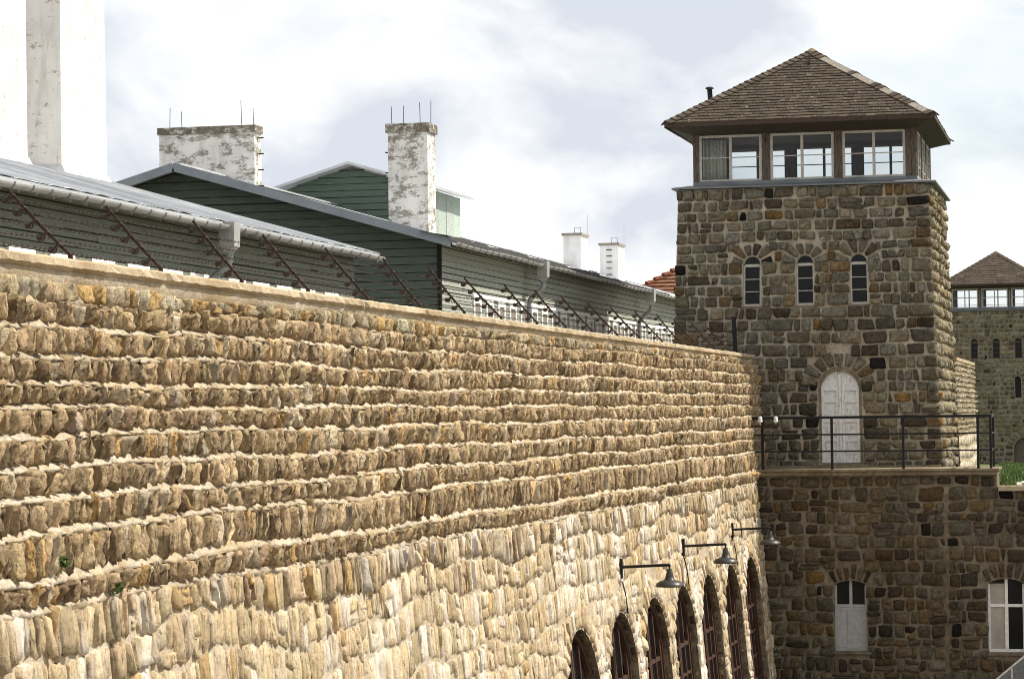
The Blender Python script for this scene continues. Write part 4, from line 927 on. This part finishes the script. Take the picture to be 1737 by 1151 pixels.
# torn roofing felt curling over the eave
fm = MB(); n = 120; ys = np.linspace(58.6, 90, n)
hh = .05+.10*np.abs(np.sin(ys*1.9)*np.sin(ys*.63+1))+rng.uniform(0, .06, n); hh *= np.clip((90-ys)/14, .25, 1)
for i in range(n-1):
    a, b = hh[i], hh[i+1]; y0_, y1_ = ys[i], ys[i+1]
    fm.quad((-14.53, y0_, 12.14), (-14.53, y1_, 12.14), (-14.60-.2*b, y1_, 12.19+.55*b), (-14.60-.2*a, y0_, 12.19+.55*a)); fm.quad((-14.60-.2*a, y0_, 12.19+.55*a), (-14.60-.2*b, y1_, 12.19+.55*b), (-15.3, y1_, 12.39), (-15.3, y0_, 12.39))
fm.build('roofing_felt', M['tar'], ro2)
# raised block on the ridge
ra = MB(); cl = []; XC = -20.75; hwm = 2.1; zt_ = 15.25; km = .30
siding(ra, cl, lambda u, v, d: (u, 72-d, v), 13.0, zt_-.05, lambda v: (max(XC-hwm, XC-(zt_-.05-v)/km), min(XC+hwm, XC+(zt_-.05-v)/km)), [(1, (.085, .118, .092)), (1, (.095, .13, .10))], .19, .024, 4)
ra.build('raised_gable', M['siding'], ro2, cols=np.array(cl))
ra = MB(); cl = []
for k in range(5):
    ya = 72+4.35*k/5; c = pick([(1, (.36, .42, .37)), (1, (.40, .46, .41))]); ra.box(XC+hwm-.03, XC+hwm+.012*(k % 2), ya+.004, 72+4.35*(k+1)/5-.004, 13.0, zt_-km*hwm-.05); cl += [c]*8
ra.build('raised_side_panel', M['siding'], ro2, cols=np.array(cl))
rr = MB()
for s in (-1, 1): rr.hexa([(XC+s*2.45, 71.6, zt_-km*2.45), (XC, 71.6, zt_), (XC, 76.7, zt_), (XC+s*2.45, 76.7, zt_-km*2.45), (XC+s*2.45, 71.6, zt_-km*2.45+.08), (XC, 71.6, zt_+.08), (XC, 76.7, zt_+.08), (XC+s*2.45, 76.7, zt_-km*2.45+.08)])
rr.build('raised_roof', M['zinc'], ro2)
ch2 = chimney(ro2, -23.0, -20.5, 62.42, 62.96, 12.8, 15.35, M['plaster_worn'], .0, 'broad low chimney with dark peeling plaster and a rusty rod on each corner')
ch3 = chimney(ro2, -17.0, -16.0, 62.2, 62.97, 12.0, 15.2, M['plaster_worn'], .0, 'tall peeling white chimney with a dark cracked top')
def rods(ch, pts, zt, h):
    for x, y in pts: MB().tube([(x, y, zt-.1), (x+random.uniform(-.02, .02), y, zt+h*random.uniform(.75, 1.1))], .009, 5).build('rod', M['wire'], ch)
rods(ch2, [(-22.75, 62.5), (-22.55, 62.85), (-20.85, 62.5), (-20.65, 62.85)], 15.35, .62); rods(ch3, [(-16.92, 62.3), (-16.78, 62.85), (-16.2, 62.3), (-16.08, 62.85)], 15.2, .62)
for z in (13.9, 14.3, 14.7, 15.1): MB().bar((-20.53, 62.7, z), (-20.35, 62.7, z), .03, .03).build('rung', M['rust'], ch2)
for z in (13.6, 14.1, 14.6): MB().bar((-17.15, 62.5, z), (-16.97, 62.5, z), .03, .03).build('rung', M['rust'], ch3)
MB().box(-17.05, -15.95, 62.15, 63.02, 15.05, 15.27).build('chimney_crown', M['plaster_dark'], ch3)
MB().box(-23.04, -20.46, 62.38, 63.0, 15.22, 15.40).build('chimney_crown', M['plaster_dark'], ch2)
for (x0, x1, y0_, zt, rg) in ((-21.35, -20.62, 105, 15.32, 0), (-20.78, -20.0, 110, 15.20, 1)):
    c = chimney(ro2, x0, x1, y0_, y0_+1.5, 13.4, zt, M['plaster_white'], 0, 'white chimney with a flat cap and a ladder of iron rungs' if rg else 'white chimney with a flat cap and plain faces')
    MB().box(x0-.06, x1+.06, y0_-.06, y0_+1.56, zt+.004, zt+.10).build('cap', M['cap'], c)
    xm = (x0+x1)/2+.15; MB().tube([(xm-.12, y0_+.4, zt+.1), (xm-.12, y0_+.4, zt+.33), (xm+.14, y0_+.4, zt+.33), (xm+.14, y0_+.4, zt+.1)], .012, 5).build('hoop', M['wire'], c)
    MB().tube([(x1+.03, y0_+1.3, zt), (x1+.04, y0_+1.3, zt+.95)], .008, 4).build('rod', M['rail_grey'], c)
    if rg:
        for z in np.arange(13.7, 15.1, .26): MB().bar((x0+.28, y0_-.06, z), (x0+.52, y0_-.06, z), .035, .035).build('rung', M['rust'], c)
# red tiled house far behind
H = thing('tiled_house', (-14, 130, 5), 'distant house with a red tiled roof, half hidden behind the big watchtower', 'house')
MB().box(-20, -13, 126, 136, 8, 13.6).build('wall', M['plaster_white'], H)
ht = MB(); hc = []; e_ = [Vector(p) for p in ((-22.6, 125, 13.55), (-10.6, 125, 13.55), (-10.6, 137, 13.55), (-22.6, 137, 13.55))]; rp = [Vector((-17.0, 131, 17.0)), Vector((-16.0, 131, 17.0))]
fs = [(e_[0], e_[1], rp[1], rp[0]), (e_[1], e_[2], rp[1], rp[1]), (e_[2], e_[3], rp[0], rp[1]), (e_[3], e_[0], rp[0], rp[0])]
for a, b, c, d in fs:
    nrm = (b-a).cross((c+d)/2-a).normalized()
    for k in range(18):
        t0, t1 = k/18, (k+1.1)/18; t1 = min(t1, 1); n_ = 40
        for j in range(n_):
            f0, f1 = j/n_, (j+.94)/n_; col = pick([(3, (.185, .082, .045)), (1, (.14, .06, .035)), (1, (.22, .11, .065))])
            P = lambda f, t, h: a.lerp(b, f).lerp(d.lerp(c, f), t)+nrm*h
            ht.quad(P(f0, t0, .09), P(f1, t0, .09), P(f1, t1, .01), P(f0, t1, .01)); ht.quad(P(f0, t0, 0), P(f1, t0, 0), P(f1, t0, .09), P(f0, t0, .09)); hc += [col]*8
ht.build('roof', M['roof_tile'], H, cols=np.array(hc))
hp = MB(); hc = []
for (a, b) in ((e_[0], rp[0]), (e_[1], rp[1]), (rp[0], rp[1])):
    n_ = 16
    for k in range(n_): hp.tube([a.lerp(b, k/n_)+Vector((0, 0, .10)), a.lerp(b, (k+1.1)/n_)+Vector((0, 0, .03))], [.15, .10], 6); hc += [(.17, .065, .035)]*12
hp.build('hip_tiles', M['roof_tile'], H, cols=np.array(hc))

# ------------------------------------------------------------------ stair in the right corner of the yard
S = thing('stair_railing', (-2.4, 66, 1), 'pale metal stair railing with dark infill panels rising at the bottom right corner', 'railing')
def sz(x): return 1.45+(x+2.72)*.84
MB().tube([(-4.0, 66, sz(-4.0)), (.9, 66, sz(.9))], .03, 8).build('handrail', M['rail_grey'], S); MB().bar((-4.0, 66, sz(-4)-.95), (.9, 66, sz(.9)-.95), .05, .06).build('stringer', M['rail_grey'], S)
for x in (-4.0, -3.15, -2.32, -1.5, -.65, .2, .9): MB().bar((x, 66, sz(x)-1.05), (x, 66, sz(x)), .045, .045, (0, 1, 0)).build('post', M['rail_grey'], S)
for a, b in ((-4.0, -3.15), (-3.15, -2.32), (-2.32, -1.5), (-1.5, -.65), (-.65, .2)):
    MB().hexa([(a+.03, y_, sz(a+.03)+z_) for y_, z_ in ((65.99, -.9), )]*0+[(a+.03, 65.99, sz(a+.03)-.9), (b-.03, 65.99, sz(b-.03)-.9), (b-.03, 66.01, sz(b-.03)-.9), (a+.03, 66.01, sz(a+.03)-.9), (a+.03, 65.99, sz(a+.03)-.05), (b-.03, 65.99, sz(b-.03)-.05), (b-.03, 66.01, sz(b-.03)-.05), (a+.03, 66.01, sz(a+.03)-.05)]).build('infill_panel', M['panel_grey'], S)
mb = MB(); x = -3.6
while x < 1.0:
    z = max(.15, sz(x)-1.0); mb.box(x, x+.22, 66.03, 67.4, 0.004, z); x += .22
tag(mb.build('stone_steps', M['concrete']), 'concrete steps climbing behind the pale stair railing at the bottom right', 'stairs')
